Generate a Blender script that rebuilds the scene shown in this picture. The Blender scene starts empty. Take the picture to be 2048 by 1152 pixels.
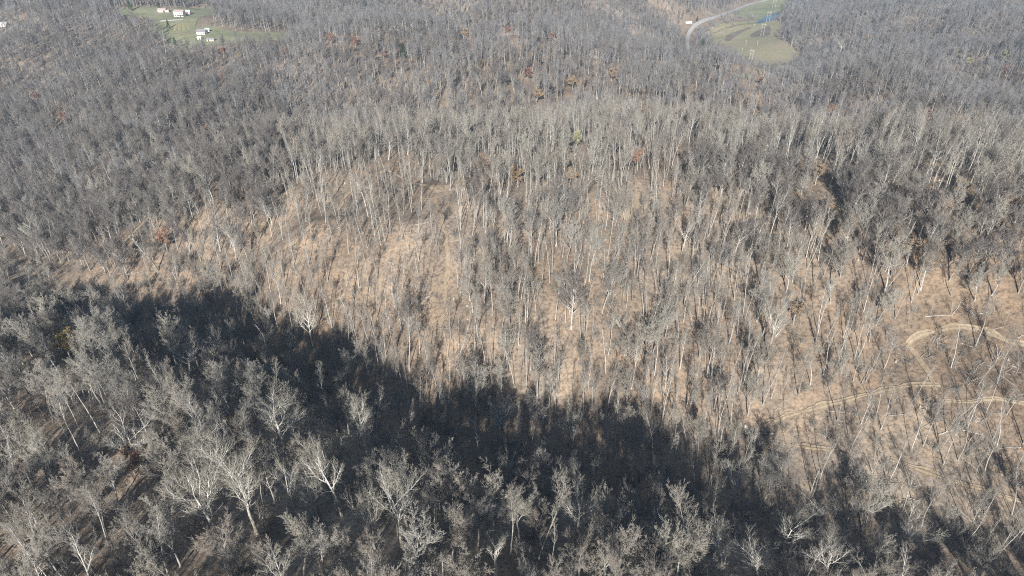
import bpy, math, random
import numpy as np

# ------------------------------------------------------------------ camera, sky, sun, exposure
sc = bpy.context.scene
PITCH = math.radians(33.3)
F_PX = 1400.0                       # focal length in pixels of the 2048 wide photograph
CAM = np.array([0.0, 0.0, 320.0])
SUN_ELEV = math.radians(29.0)
SHADOW_AZ = math.radians(8.0)       # shadows fall away from the camera, a little to the right

cam_data = bpy.data.cameras.new("camera")
cam = bpy.data.objects.new("camera", cam_data)
sc.collection.objects.link(cam)
cam.location = CAM
cam.rotation_euler = (math.pi / 2 - PITCH, 0, 0)
cam_data.sensor_width = 36.0
cam_data.lens = 36.0 * F_PX / 2048.0
cam_data.clip_start = 1.0
cam_data.clip_end = 20000.0
sc.camera = cam

# direction towards the sun
to_sun = np.array([-math.sin(SHADOW_AZ) * math.cos(SUN_ELEV), -math.cos(SHADOW_AZ) * math.cos(SUN_ELEV), math.sin(SUN_ELEV)])
world = bpy.data.worlds.new("World")
sc.world = world
world.use_nodes = True
wn = world.node_tree.nodes
wl = world.node_tree.links
sky = wn.new("ShaderNodeTexSky")
sky.sky_type = 'NISHITA'
sky.sun_disc = False
sky.sun_elevation = SUN_ELEV
sky.sun_rotation = math.atan2(to_sun[0], to_sun[1])
sky.air_density = 1.0
sky.dust_density = 0.2
wl.new(sky.outputs[0], wn["Background"].inputs[0])
wn["Background"].inputs[1].default_value = 0.05

sun_data = bpy.data.lights.new("sun", 'SUN')
sun_data.energy = 5.0
sun_data.angle = math.radians(0.53)
sun_data.color = (1.0, 0.955, 0.88)
sun = bpy.data.objects.new("sun", sun_data)
sc.collection.objects.link(sun)
from mathutils import Vector
sun.rotation_euler = Vector(to_sun).to_track_quat('Z', 'Y').to_euler()
sun.location = (0, -200, 600)

sc.view_settings.view_transform = 'Standard'
sc.view_settings.look = 'None'
sc.view_settings.exposure = 0.66
sc.view_settings.gamma = 1.0
sc.render.engine = 'CYCLES'
sc.cycles.max_bounces = 4
sc.cycles.diffuse_bounces = 1
sc.cycles.glossy_bounces = 2
sc.cycles.volume_bounces = 0
sc.cycles.use_denoising = False
sc.cycles.pixel_filter_type = "BLACKMAN_HARRIS"
sc.cycles.filter_width = 1.1

R = np.random.default_rng(7)

# ------------------------------------------------------------------ pixel <-> world helpers
cp, sp = math.cos(PITCH), math.sin(PITCH)
FWD = np.array([0, cp, -sp]); UPV = np.array([0, sp, cp]); RGT = np.array([1.0, 0, 0])

def ray(u, v):
    d = FWD * F_PX + RGT * (u - 1024) + UPV * (576 - v)
    return d / np.linalg.norm(d)

def project(P):
    Q = np.asarray(P) - CAM
    z = Q @ FWD
    return 1024 + F_PX * (Q @ RGT) / z, 576 - F_PX * (Q @ UPV) / z, z

# ------------------------------------------------------------------ the lie of the land
# control points: (photo x, photo y, metres below the camera) of ground seen in the photograph
CTRL = [
 # near slope, falling away from the camera
 (-100,1152,112),(200,1152,108),(500,1152,106),(800,1152,106),(1100,1152,108),(1400,1152,113),(1700,1152,122),(2048,1152,134),
 (0,1000,116),(300,1000,112),(600,1000,116),(900,1000,125),(1200,1010,130),(1450,1040,134),
 (0,850,112),(250,850,114),(500,860,125),(720,880,133),(950,920,141),(100,720,121),(330,740,130),
 # the shaded draw
 (-100,515,166),(100,540,163),(300,585,157),(520,645,151),(700,755,148),(900,865,146),(1150,938,145),(1400,988,143),(1600,1040,140),(1800,1095,138),
 # the ravine that cuts into the slope
 (486,425,136),(503,490,142),(514,560,146),
 # the lit slope with its crest
 (600,600,134),(800,700,136),(1000,780,136),(1250,840,136),(1500,900,136),(1750,960,134),(2048,1000,134),
 (420,440,137),(250,462,153),(560,500,126),(750,560,126),(1000,620,126),(1250,660,126),(1500,720,128),(1800,780,127),(2048,800,126),
 (700,420,120),(900,450,117),(1150,480,117),(1400,520,117),(1650,580,118),(1900,620,117),
 (560,360,127),(750,345,119),(950,350,113),(1150,350,112),(1350,365,111),(1550,410,110),(1750,450,107),(1950,480,104),(2150,500,103),
 # the hollow behind the crest and the next hillside
 (50,460,170),(30,330,180),(200,330,174),(400,300,156),(600,270,148),(850,270,153),(1100,260,160),(1300,270,164),(1500,280,166),(1750,300,166),(2000,330,163),
 (100,220,188),(300,200,178),(500,200,162),(700,190,153),(900,180,156),(1150,190,161),(1350,200,167),(1600,220,172),(1850,230,174),(2100,240,172),
 (150,120,186),(350,130,176),(550,130,163),(720,100,158),(900,85,157),(1080,90,159),(1250,120,167),(1420,180,176),(1650,165,190),(1850,190,186),(2080,190,182),
 # farm ridge
 (-50,55,178),(120,45,174),(250,35,172),(370,40,170),(420,75,172),(540,75,174),(330,10,174),(150,5,178),(480,20,186),(600,30,190),
 # far hills and the creek valley
 (750,20,196),(900,45,204),(900,5,196),(1050,20,204),(1200,50,225),(1200,5,215),(1340,40,262),(1340,5,240),
 (1450,155,232),(1490,153,236),(1380,85,272),(1500,100,278),(1560,120,276),(1430,60,279),(1520,60,281),(1530,30,282),(1480,22,282),(1550,8,282),(1600,125,268),
 (1700,110,232),(1640,70,252),(1620,25,270),(1850,120,205),(2048,120,195),(1750,40,235),(1950,40,220),(2100,30,215),(1850,0,235),
]
pts = []
for u, v, drop in CTRL:
    d = ray(u, v)
    p = CAM + d * (drop / -d[2])
    pts.append(p)
# land the photograph does not show
for x, y, z in [(-200,-150,222),(0,-150,226),(200,-150,224),(0,0,219),(-150,0,214),(150,0,214),(-350,60,196),(350,60,186),(-420,260,170),(420,250,205),
                (-800,500,150),(800,450,170),(-1100,900,150),(1200,900,140),(-900,1500,135),(-300,1500,120),(300,1700,95),(560,1900,38),(900,1700,100),(1500,1600,130),
                (0,2400,120),(-1500,2500,140),(1500,2600,120),(700,2600,90),(0,4000,150),(-2500,4000,150),(2500,4000,150),(-2500,500,150),(2500,500,150),(-2500,-600,180),(2500,-600,180),(0,-600,200)]:
    pts.append(np.array([x, y, z], float))
pts = np.array(pts)
SC = 400.0

def tps_k(r2):
    return np.where(r2 > 1e-12, 0.5 * r2 * np.log(np.maximum(r2, 1e-12)), 0.0)

def tps_fit(P):
    X = P[:, :2] / SC
    n = len(X)
    K = tps_k(((X[:, None] - X[None]) ** 2).sum(-1)) + np.eye(n) * 2e-4
    A = np.zeros((n + 3, n + 3))
    A[:n, :n] = K
    A[:n, n] = 1; A[:n, n+1:] = X
    A[n, :n] = 1; A[n+1:, :n] = X.T
    b = np.zeros(n + 3); b[:n] = P[:, 2]
    return X, np.linalg.solve(A, b)

TX, TW = tps_fit(pts)
WAVES = []
_wr = np.random.default_rng(3)
for wl_m, amp in [(260, 2.2), (150, 1.6), (95, 1.1), (60, .8), (38, .5), (24, .28), (16, .14)]:
    for k in range(3):
        a = _wr.uniform(0, 2 * math.pi)
        WAVES.append((math.cos(a) * 2 * math.pi / wl_m, math.sin(a) * 2 * math.pi / wl_m, _wr.uniform(0, 6.28), amp * _wr.uniform(.5, 1)))

FLATS = []      # (x, y, radius) where the small undulation dies out: the creek flat
def flatness(x, y):
    # 0 on the creek flat, 1 elsewhere
    z = None
    return 1.0

def base_height(x, y):
    x = np.asarray(x, float).ravel(); y = np.asarray(y, float).ravel()
    out = np.empty(len(x))
    for s in range(0, len(x), 20000):
        q = np.stack([x[s:s+20000], y[s:s+20000]], 1) / SC
        r2 = ((q[:, None, :] - TX[None]) ** 2).sum(-1)
        out[s:s+20000] = tps_k(r2) @ TW[:-3] + TW[-3] + q @ TW[-2:]
    return out

def calm_spot(u, v, rad):
    d = ray(u, v); t = np.arange(200., 2000., 4.); P = CAM + d*t[:, None]
    k = int(np.argmax(P[:, 2] < base_height(P[:, 0], P[:, 1])))
    return P[k, 0], P[k, 1], rad
CALM = [calm_spot(*q) for q in ((370,40,120),(430,75,90),(520,76,90),(1500,105,150),(1490,150,110),(1450,50,150))]

def height(x, y):
    shp = np.shape(x)
    x = np.asarray(x, float).ravel(); y = np.asarray(y, float).ravel()
    z = base_height(x, y)
    n = np.zeros(len(x))
    grow_far = 1 + 1.0*np.clip((y - 340)/250, 0, 1)
    for kx, ky, ph, am in WAVES:
        n += am * np.sin(kx * x + ky * y + ph) * (grow_far if am > .5 else 1.0)
    calm = np.ones(len(x))
    for cx, cy, rad in CALM:
        calm *= 1 - .92*np.exp(-(((x-cx)**2 + (y-cy)**2)/rad**2)**2)
    n *= calm
    flat = np.clip((z - 42.0) / 30.0, 0.0, 1.0)       # creek bottom is level
    z = np.maximum(z, 37.5 + (z - 37.5) * 0.15)
    return (z + n * flat).reshape(shp)

def ground_at(u, v, t0=60.0, t1=2600.0):
    """Where the line of sight through a photo point meets the ground."""
    d = ray(u, v)
    t = np.concatenate([np.arange(t0, 500, 2.0), np.arange(500, t1, 5.0)])
    P = CAM + d * t[:, None]
    below = P[:, 2] < height(P[:, 0], P[:, 1])
    i = int(np.argmax(below))
    if not below[i]:
        i = len(t) - 1
    lo, hi = t[max(i-1, 0)], t[i]
    tt = np.linspace(lo, hi, 12)
    P = CAM + d * tt[:, None]
    b = P[:, 2] < height(P[:, 0], P[:, 1])
    k = int(np.argmax(b)) if b.any() else 11
    p = P[k].copy()
    p[2] = float(height(p[0], p[1]))
    return p

def inside(poly, u, v):
    u = np.asarray(u, float); v = np.asarray(v, float)
    res = np.zeros(u.shape, bool)
    n = len(poly)
    j = n - 1
    for i in range(n):
        xi, yi = poly[i]; xj, yj = poly[j]
        c = ((yi > v) != (yj > v)) & (u < (xj - xi) * (v - yi) / ((yj - yi) if yj != yi else 1e-9) + xi)
        res ^= c
        j = i
    return res

# ------------------------------------------------------------------ materials
def new_mat(name, rough=0.9):
    m = bpy.data.materials.new(name)
    m.use_nodes = True
    b = m.node_tree.nodes["Principled BSDF"]
    b.inputs["Roughness"].default_value = rough
    b.inputs["Specular IOR Level"].default_value = 0.15
    return m, m.node_tree.nodes, m.node_tree.links, b

def ramp(nodes, stops, interp='LINEAR'):
    r = nodes.new("ShaderNodeValToRGB")
    r.color_ramp.interpolation = interp
    els = r.color_ramp.elements
    while len(els) < len(stops):
        els.new(0.5)
    for e, (p, c) in zip(els, stops):
        e.position = p; e.color = (*c, 1)
    return r

def noise(nodes, links, scale, detail=4, rough=.6, coord=None):
    n = nodes.new("ShaderNodeTexNoise")
    n.inputs["Scale"].default_value = scale
    n.inputs["Detail"].default_value = detail
    n.inputs["Roughness"].default_value = rough
    if coord is not None:
        links.new(coord, n.inputs["Vector"])
    return n

def mixc(nodes, links, fac, a, b, mode='MIX'):
    m = nodes.new("ShaderNodeMix"); m.data_type = 'RGBA'; m.blend_type = mode
    for sock, val in ((m.inputs[0], fac), (m.inputs[6], a), (m.inputs[7], b)):
        if hasattr(val, 'is_linked'):
            links.new(val, sock)
        elif isinstance(val, (int, float)):
            sock.default_value = val
        else:
            sock.default_value = (*val, 1)
    return m.outputs[2]

def bark_material(name, stops, spot=None):
    m, n, l, b = new_mat(name)
    oi = n.new("ShaderNodeObjectInfo")
    tc = n.new("ShaderNodeTexCoord")
    r = ramp(n, stops); l.new(oi.outputs["Random"], r.inputs[0])
    ns = noise(n, l, 1.3, 3, .7, tc.outputs["Object"])
    rr = ramp(n, [(.3, (.62, .62, .62)), (.7, (1.15, 1.15, 1.15))]); l.new(ns.outputs[0], rr.inputs[0])
    c = mixc(n, l, 1.0, r.outputs[0], rr.outputs[0], 'MULTIPLY')
    l.new(c, b.inputs["Base Color"])
    return m

def sycamore_material():
    m, n, l, b = new_mat("sycamore_bark")
    tc = n.new("ShaderNodeTexCoord")
    ns = noise(n, l, .9, 4, .7, tc.outputs["Object"])
    r1 = ramp(n, [(.42, (.26, .235, .19)), (.58, (.52, .49, .43))]); l.new(ns.outputs[0], r1.inputs[0])
    r2 = ramp(n, [(.30, (.60, .58, .53)), (.6, (.80, .78, .73))]); l.new(ns.outputs[0], r2.inputs[0])
    sep = n.new("ShaderNodeSeparateXYZ"); l.new(tc.outputs["Object"], sep.inputs[0])
    mp = n.new("ShaderNodeMapRange"); mp.inputs[1].default_value = 4; mp.inputs[2].default_value = 11
    l.new(sep.outputs[2], mp.inputs[0])
    l.new(mixc(n, l, mp.outputs[0], r1.outputs[0], r2.outputs[0]), b.inputs["Base Color"])
    return m

M = {}
M['bark'] = bark_material("grey_bark", [(0, (.33, .30, .27)), (.35, (.43, .41, .38)), (.7, (.53, .51, .48)), (1, (.64, .62, .59))])
M['bark_pale'] = bark_material("pale_bark", [(0, (.44, .42, .385)), (.5, (.55, .53, .49)), (1, (.66, .64, .60))])
M['twig'] = bark_material("grey_twigs", [(0, (.26, .23, .195)), (.14, (.43, .40, .345)), (.28, (.32, .29, .255)), (.42, (.50, .47, .40)), (.56, (.36, .345, .32)), (.70, (.54, .51, .44)), (.85, (.37, .325, .28)), (1, (.46, .44, .40))])
M['twig_dark_shade'] = bark_material("dark_twigs", [(0, (.18, .165, .155)), (.3, (.24, .215, .20)), (.5, (.28, .265, .25)), (.75, (.22, .19, .175)), (1, (.30, .28, .255))])  # dark tone for random trees, and for shade painted into the left hill
M['twig_far'] = bark_material("hill_twigs", [(0, (.19, .175, .18)), (.14, (.30, .295, .30)), (.28, (.225, .21, .22)), (.42, (.37, .355, .345)), (.56, (.26, .265, .285)), (.70, (.405, .395, .385)), (.85, (.265, .235, .235)), (1, (.32, .325, .34))])  # bluish cast of distant haze painted into these twig tones
M['twig_warm'] = bark_material("tan_grey_twigs", [(0, (.27, .23, .195)), (.2, (.39, .355, .305)), (.4, (.315, .28, .24)), (.6, (.45, .415, .355)), (.8, (.34, .32, .30)), (1, (.41, .375, .32))])
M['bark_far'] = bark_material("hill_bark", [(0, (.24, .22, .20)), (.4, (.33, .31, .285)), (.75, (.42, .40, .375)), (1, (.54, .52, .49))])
M['twig_pale'] = bark_material("pale_twigs", [(0, (.40, .37, .31)), (1, (.48, .45, .385))])
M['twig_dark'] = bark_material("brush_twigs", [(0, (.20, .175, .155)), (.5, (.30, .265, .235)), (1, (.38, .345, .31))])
M['sycamore'] = sycamore_material()
M['russet'] = bark_material("russet_leaves", [(0, (.36, .205, .145)), (1, (.40, .24, .165))])
M['red_leaf'] = bark_material("red_leaves", [(0, (.34, .185, .155)), (1, (.37, .205, .165))])
M['orange_leaf'] = bark_material("orange_leaves", [(0, (.44, .305, .19)), (1, (.47, .34, .215))])
M['yellow_leaf'] = bark_material("yellow_leaves", [(0, (.56, .41, .16)), (1, (.60, .46, .19))])
M['lime_leaf'] = bark_material("yellow_green_leaves", [(0, (.44, .43, .24)), (1, (.48, .47, .27))])
M['tan_leaf'] = bark_material("tan_leaves", [(0, (.48, .42, .32)), (1, (.54, .48, .37))])
M['brown_leaf'] = bark_material("brown_leaves", [(0, (.35, .265, .19)), (1, (.41, .31, .22))])
M['needle'] = bark_material("pine_needles", [(0, (.035, .075, .030)), (1, (.055, .10, .04))])
M['dead_wood'] = bark_material("weathered_wood", [(0, (.34, .31, .27)), (1, (.58, .55, .50))])

def ground_material():
    m, n, l, b = new_mat("leaf_litter", .95)
    tc = n.new("ShaderNodeTexCoord")
    o = tc.outputs["Object"]
    big = noise(n, l, .010, 5, .6, o)
    mid = noise(n, l, .09, 5, .65, o)
    fine = noise(n, l, .9, 5, .75, o)
    rb = ramp(n, [(.36, (.225, .17, .125)), (.5, (.30, .237, .182)), (.64, (.36, .302, .243))]); l.new(big.outputs[0], rb.inputs[0])
    rm = ramp(n, [(.32, (.62, .62, .64)), (.5, (.95, .95, .95)), (.70, (1.28, 1.20, 1.10))]); l.new(mid.outputs[0], rm.inputs[0])
    rf = ramp(n, [(.33, (.42, .40, .40)), (.5, (1, 1, 1)), (.68, (1.4, 1.36, 1.3))]); l.new(fine.outputs[0], rf.inputs[0])
    c = mixc(n, l, 1.0, rb.outputs[0], rm.outputs[0], 'MULTIPLY')
    c = mixc(n, l, 1.0, c, rf.outputs[0], 'MULTIPLY')
    l.new(c, b.inputs["Base Color"])
    bp = n.new("ShaderNodeBump"); bp.inputs["Strength"].default_value = .6; bp.inputs["Distance"].default_value = .5
    l.new(fine.outputs[0], bp.inputs["Height"]); l.new(bp.outputs[0], b.inputs["Normal"])
    return m
M['ground'] = ground_material()

def patch_material(name, stops, s1=.05, s2=.6, contrast=.3):
    m, n, l, b = new_mat(name, .95)
    tc = n.new("ShaderNodeTexCoord"); o = tc.outputs["Object"]
    a = noise(n, l, s1, 5, .65, o); f = noise(n, l, s2, 4, .7, o)
    r = ramp(n, stops); l.new(a.outputs[0], r.inputs[0])
    rf = ramp(n, [(.3, (1-contrast,)*3), (.7, (1+contrast,)*3)]); l.new(f.outputs[0], rf.inputs[0])
    l.new(mixc(n, l, 1.0, r.outputs[0], rf.outputs[0], 'MULTIPLY'), b.inputs["Base Color"])
    return m
M['dirt'] = patch_material("bare_dirt", [(.3, (.26, .205, .145)), (.55, (.355, .285, .205)), (.72, (.405, .335, .245))], .12, 1.2, .28)
M['grass'] = patch_material("mown_grass", [(.3, (.20, .215, .125)), (.5, (.27, .275, .165)), (.68, (.36, .34, .225))], .03, .3, .2)
M['hay'] = patch_material("dry_hay_field", [(.3, (.24, .25, .13)), (.5, (.34, .30, .19)), (.7, (.37, .30, .215))], .018, .25, .2)
M['soil'] = patch_material("dark_soil", [(.3, (.15, .12, .095)), (.5, (.21, .175, .135)), (.7, (.27, .24, .165))], .05, .4, .25)
M['asphalt'] = patch_material("old_road", [(.3, (.40, .39, .37)), (.7, (.50, .49, .47))], .05, .6, .12)
M['gravel'] = patch_material("pale_gravel", [(.3, (.52, .50, .46)), (.7, (.68, .66, .61))], .1, .8, .12)
M['strip'] = patch_material("dry_mown_strip", [(.3, (.30, .28, .15)), (.7, (.38, .34, .19))], .1, .8, .15)
M['road'] = patch_material('worn_road', [(.3, (.34, .33, .31)), (.7, (.44, .43, .41))], .03, .3, .15)
def flat_mat(name, col, rough=.7, var=.12):
    m, n, l, b = new_mat(name, rough)
    tc = n.new("ShaderNodeTexCoord")
    ns = noise(n, l, 1.2, 4, .6, tc.outputs["Object"])
    r = ramp(n, [(.3, tuple(c*(1-var) for c in col)), (.7, tuple(min(1, c*(1+var)) for c in col))])
    l.new(ns.outputs[0], r.inputs[0]); l.new(r.outputs[0], b.inputs["Base Color"])
    return m
M['white_wall'] = flat_mat("white_siding", (.78, .76, .72))
M['cream_wall'] = flat_mat("cream_siding", (.74, .66, .54))
M['pink_roof'] = flat_mat("faded_red_roof", (.47, .36, .365))
M['grey_roof'] = flat_mat("grey_shingle_roof", (.30, .27, .29))
M['white_roof'] = flat_mat("white_metal_roof", (.80, .79, .77))
M['window'] = flat_mat("dark_window", (.03, .035, .04), .15)
M['door'] = flat_mat("brown_door", (.16, .09, .06), .5)
M['pole'] = flat_mat("weathered_pole", (.52, .49, .45))
M['pool'] = flat_mat("pale_green_tarp", (.50, .66, .58))
def water_mat():
    m, n, l, b = new_mat("creek_water", .08)
    b.inputs["Base Color"].default_value = (.03, .075, .14, 1)
    b.inputs["Specular IOR Level"].default_value = .5
    tc = n.new("ShaderNodeTexCoord"); ns = noise(n, l, .35, 3, .5, tc.outputs["Object"])
    bp = n.new("ShaderNodeBump"); bp.inputs["Strength"].default_value = .12
    l.new(ns.outputs[0], bp.inputs["Height"]); l.new(bp.outputs[0], b.inputs["Normal"])
    return m
M['water'] = water_mat()

# ------------------------------------------------------------------ object helpers
COL = sc.collection
def mesh_from(name, V, faces, mats, midx=None, smooth=True):
    """faces: list of (k-gon index arrays) as numpy (n,k); mats: list of materials; midx: per face list."""
    me = bpy.data.meshes.new(name)
    V = np.asarray(V, np.float32)
    loops = np.concatenate([f.ravel() for f in faces]).astype(np.int32)
    tot = np.concatenate([np.full(len(f), f.shape[1], np.int32) for f in faces])
    start = np.concatenate([[0], np.cumsum(tot)[:-1]]).astype(np.int32)
    me.vertices.add(len(V)); me.vertices.foreach_set("co", V.ravel())
    me.loops.add(len(loops)); me.loops.foreach_set("vertex_index", loops)
    me.polygons.add(len(tot)); me.polygons.foreach_set("loop_start", start); me.polygons.foreach_set("loop_total", tot)
    for m in mats: me.materials.append(m)
    if midx is not None: me.polygons.foreach_set("material_index", np.concatenate(midx).astype(np.int32))
    me.polygons.foreach_set("use_smooth", np.full(len(tot), smooth))
    me.update(calc_edges=True)
    return me

def put(name, me, parent=None, loc=(0, 0, 0)):
    o = bpy.data.objects.new(name, me)
    COL.objects.link(o)
    o.location = loc
    if parent is not None: o.parent = parent
    return o

def tag(o, label=None, category=None, group=None, kind=None):
    if label: o["label"] = label
    if category: o["category"] = category
    if group: o["group"] = group
    if kind: o["kind"] = kind
    return o

# ------------------------------------------------------------------ terrain
def axis(parts):
    a = []
    for lo, hi, st in parts:
        a.append(np.arange(lo, hi, st))
    return np.concatenate(a + [[parts[-1][1]]])
xs = axis([(-3200, -1300, 95), (-1300, -420, 11), (-420, 420, 4), (420, 1300, 11), (1300, 3200, 95)])
ys = axis([(-800, -160, 40), (-160, 20, 12), (20, 480, 3), (480, 1700, 8), (1700, 5000, 75)])
XX, YY = np.meshgrid(xs, ys)
ZZ = height(XX, YY)
def terrain_mesh():
    nx, ny = len(xs), len(ys)
    V = np.stack([XX.ravel(), YY.ravel(), ZZ.ravel()], 1)
    i = (np.arange(ny-1)[:, None] * nx + np.arange(nx-1)[None]).ravel()
    F = np.stack([i, i+1, i+nx+1, i+nx], 1)
    return mesh_from("terrain", V, [F], [M['ground']])
tag(put("terrain", terrain_mesh()), "hilly forest floor strewn with brown fallen leaves", "terrain", kind="structure")

def surf(x, y):
    """height of the terrain MESH (bilinear), so that draped sheets stay just above it"""
    x = np.asarray(x, float); y = np.asarray(y, float)
    i = np.clip(np.searchsorted(xs, x) - 1, 0, len(xs)-2); j = np.clip(np.searchsorted(ys, y) - 1, 0, len(ys)-2)
    fx = (x - xs[i]) / (xs[i+1] - xs[i]); fy = (y - ys[j]) / (ys[j+1] - ys[j])
    return ZZ[j, i]*(1-fx)*(1-fy) + ZZ[j, i+1]*fx*(1-fy) + ZZ[j+1, i]*(1-fx)*fy + ZZ[j+1, i+1]*fx*fy

def smooth_path(P, step):
    P = np.asarray(P, float)
    # Catmull-Rom through the points
    Q = np.vstack([2*P[0]-P[1], P, 2*P[-1]-P[-2]])
    out = []
    for k in range(1, len(Q)-2):
        n = max(2, int(np.linalg.norm(Q[k+1]-Q[k]) / step))
        for t in np.arange(n) / n:
            a, b, c, d = Q[k-1], Q[k], Q[k+1], Q[k+2]
            out.append(.5*((2*b)+(-a+c)*t+(2*a-5*b+4*c-d)*t*t+(-a+3*b-3*c+d)*t**3))
    out.append(P[-1])
    return np.array(out)

def draped_strip(name, pix, width, mat, label, cat, lift=.12, step=3.0, ragged=.15, across=4, ruts=0.0):
    C = smooth_path([ground_at(u, v)[:2] for u, v in pix], step)
    T = np.gradient(C, axis=0); T /= np.linalg.norm(T, axis=1)[:, None] + 1e-9
    N = np.stack([-T[:, 1], T[:, 0]], 1)
    n = len(C)
    w0 = width/2*(1 + ragged*np.convolve(R.standard_normal(n), np.ones(3)/1.7, 'same'))
    w1 = width/2*(1 + ragged*np.convolve(R.standard_normal(n), np.ones(3)/1.7, 'same'))
    s = np.linspace(-1, 1, across+1)
    off = np.where(s[None] < 0, s[None]*w0[:, None], s[None]*w1[:, None])
    XY = C[:, None] + N[:, None]*off[..., None]
    Z = surf(XY[..., 0], XY[..., 1]) + lift - .05*np.abs(s)[None] - (ruts*np.exp(-((np.abs(s)-.5)/.16)**2))[None]
    V = np.concatenate([XY, Z[..., None]], 2).reshape(-1, 3)
    k = across + 1
    i = (np.arange(n-1)[:, None]*k + np.arange(across)[None]).ravel()
    F = np.stack([i, i+k, i+k+1, i+1], 1)
    return tag(put(name, mesh_from(name, V, [F], [mat])), label, cat, kind="structure"), C

def draped_patch(name, pix, mat, label, cat, lift=.2, cell=4.0, level=None, grow_out=0.0):
    P = np.array([ground_at(u, v)[:2] for u, v in pix])
    if grow_out:
        T = np.roll(P, -1, 0) - np.roll(P, 1, 0); Nn = np.stack([T[:, 1], -T[:, 0]], 1); Nn /= np.linalg.norm(Nn, axis=1)[:, None]
        area = (P[:, 0]*np.roll(P[:, 1], -1) - np.roll(P[:, 0], -1)*P[:, 1]).sum()
        P = P + Nn*grow_out*(1 if area > 0 else -1)
    P = smooth_path(np.vstack([P, P[:1]]), cell)[:-1]
    x0, y0 = P.min(0); x1, y1 = P.max(0)
    import bmesh
    from mathutils.geometry import delaunay_2d_cdt
    gx, gy = np.meshgrid(np.arange(x0+cell/2, x1, cell), np.arange(y0+cell/2, y1, cell))
    ok = inside(P, gx.ravel(), gy.ravel())
    G = np.stack([gx.ravel()[ok], gy.ravel()[ok]], 1)
    if len(G):      # keep clear of the rim
        dmin = np.sqrt(((G[:, None] - P[None])**2).sum(-1)).min(1)
        G = G[dmin > cell*.4]
    allp = [Vector((float(a), float(b))) for a, b in np.vstack([P, G])]
    v, e, f, *_ = delaunay_2d_cdt(allp, [], [list(range(len(P)))], 1, 1e-4)
    v = np.array([[q.x, q.y] for q in v])
    z = surf(v[:, 0], v[:, 1]) + lift if level is None else np.full(len(v), level)
    F = np.array([t if len(t) == 3 else t[:3] for t in f])
    # faces upwards
    a, b, c = v[F[:, 0]], v[F[:, 1]], v[F[:, 2]]
    flip = ((b-a)[:, 0]*(c-a)[:, 1] - (b-a)[:, 1]*(c-a)[:, 0]) < 0
    F[flip] = F[flip][:, ::-1]
    o = tag(put(name, mesh_from(name, np.column_stack([v, z]), [F], [mat])), label, cat, kind="structure")
    return o, P

NO_TREES = []   # world polygons kept free of trees
TRACKS = []     # centre lines kept open: (points, half width)

def zf(pairs, ox, oy, s):
    return [(ox + a/s, oy + b/s) for a, b in pairs]

# farm clearing on the far ridge
FARM = zf([(-10,165),(130,122),(330,103),(500,106),(700,112),(1120,118),(1140,160),(930,192),(850,290),(900,335),(1150,345),(1330,388),(1700,396),(2040,396),(2050,440),(1500,480),(1200,500),(1000,510),(850,500),(810,570),(730,580),(680,490),(600,420),(470,270),(330,180)], 230, 0, 5.851)
_, P = draped_patch("farm_lawn", FARM, M['grass'], "green lawn clearing round the farm buildings on the far ridge", "lawn", .25, 6, grow_out=8); NO_TREES.append(P)
_, P = draped_patch("field_strip", zf([(0,138),(40,135),(120,132),(230,130),(230,137),(120,141),(40,146),(0,152)], 0, 0, 2.925), M['strip'], "thin pale field strip at the left edge of the far ridge", "field", .25, 6); NO_TREES.append(P)
# creek valley
LOWER = zf([(570,455),(740,390),(960,340),(1200,318),(1375,316),(1365,440),(1340,500),(1320,560),(1460,640),(1560,740),(1645,830),(1610,885),(1400,915),(1130,860),(935,795),(900,720),(830,650),(700,605),(600,530)], 1340, 0, 6.777)
UPPER = zf([(900,190),(1130,72),(1330,20),(1420,0),(1545,-10),(1550,60),(1490,110),(1420,160),(1290,215),(1200,255),(1080,250),(960,220)], 1340, 0, 6.777)
_, P = draped_patch("hay_field", LOWER, M['hay'], "wide dry green and tan field inside the bend of the creek", "field", .25, 9, grow_out=14); NO_TREES.append(P)
_, P = draped_patch("upper_field", UPPER, M['grass'], "green field beside the road beyond the blue water", "field", .25, 9, grow_out=7); NO_TREES.append(P)
draped_patch("soil_patch", zf([(735,540),(780,475),(920,425),(1060,372),(1105,388),(980,440),(890,490),(800,560)], 1340, 0, 6.777), M['soil'], "dark curved strip of bare soil in the tan field", "soil", .5, 9)
draped_patch("scrub_patch", zf([(1080,480),(1180,420),(1300,370),(1360,360),(1340,480),(1200,500),(1110,510)], 1340, 0, 6.777), M['soil'], "dark scrubby ground around the twin pole power frame", "soil", .5, 9)
_, P = draped_patch("small_meadow", MEADOW := zf([(860,1008),(950,1012),(1150,1035),(1175,1052),(1100,1075),(960,1060),(880,1035)], 1340, 0, 6.777), M['grass'], "small bright grass meadow below the tan field", "meadow", .3, 5); NO_TREES.append(P)
creek_pix = zf([(1160,312),(1260,250),(1330,200),(1475,170),(1490,205),(1400,262),(1330,292),(1210,322)], 1340, 0, 6.777)
zs = [ground_at(u, v)[2] for u, v in creek_pix]
_, P = draped_patch("creek_water", creek_pix, M['water'], "short stretch of blue creek water reflecting the sky", "water", .55, 9); NO_TREES.append(P)
_, C = draped_strip("creek", zf([(560,470),(640,430),(760,385),(930,340),(1080,322),(1190,312)], 1340, 0, 6.777), 5, M['soil'], "narrow dark creek bed along the top edge of the tan field", "creek", .4, 8); TRACKS.append((C, 6))
_, C = draped_strip("road", zf([(235,680),(238,600),(240,500),(290,400),(380,320),(490,272),(620,232),(760,182),(920,122),(1100,52),(1300,4),(1420,-30)], 1340, 0, 6.777), 6, M['road'], "pale two lane road curving round the creek valley", "road", .4, 8, .03); TRACKS.append((C, 13))
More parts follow.
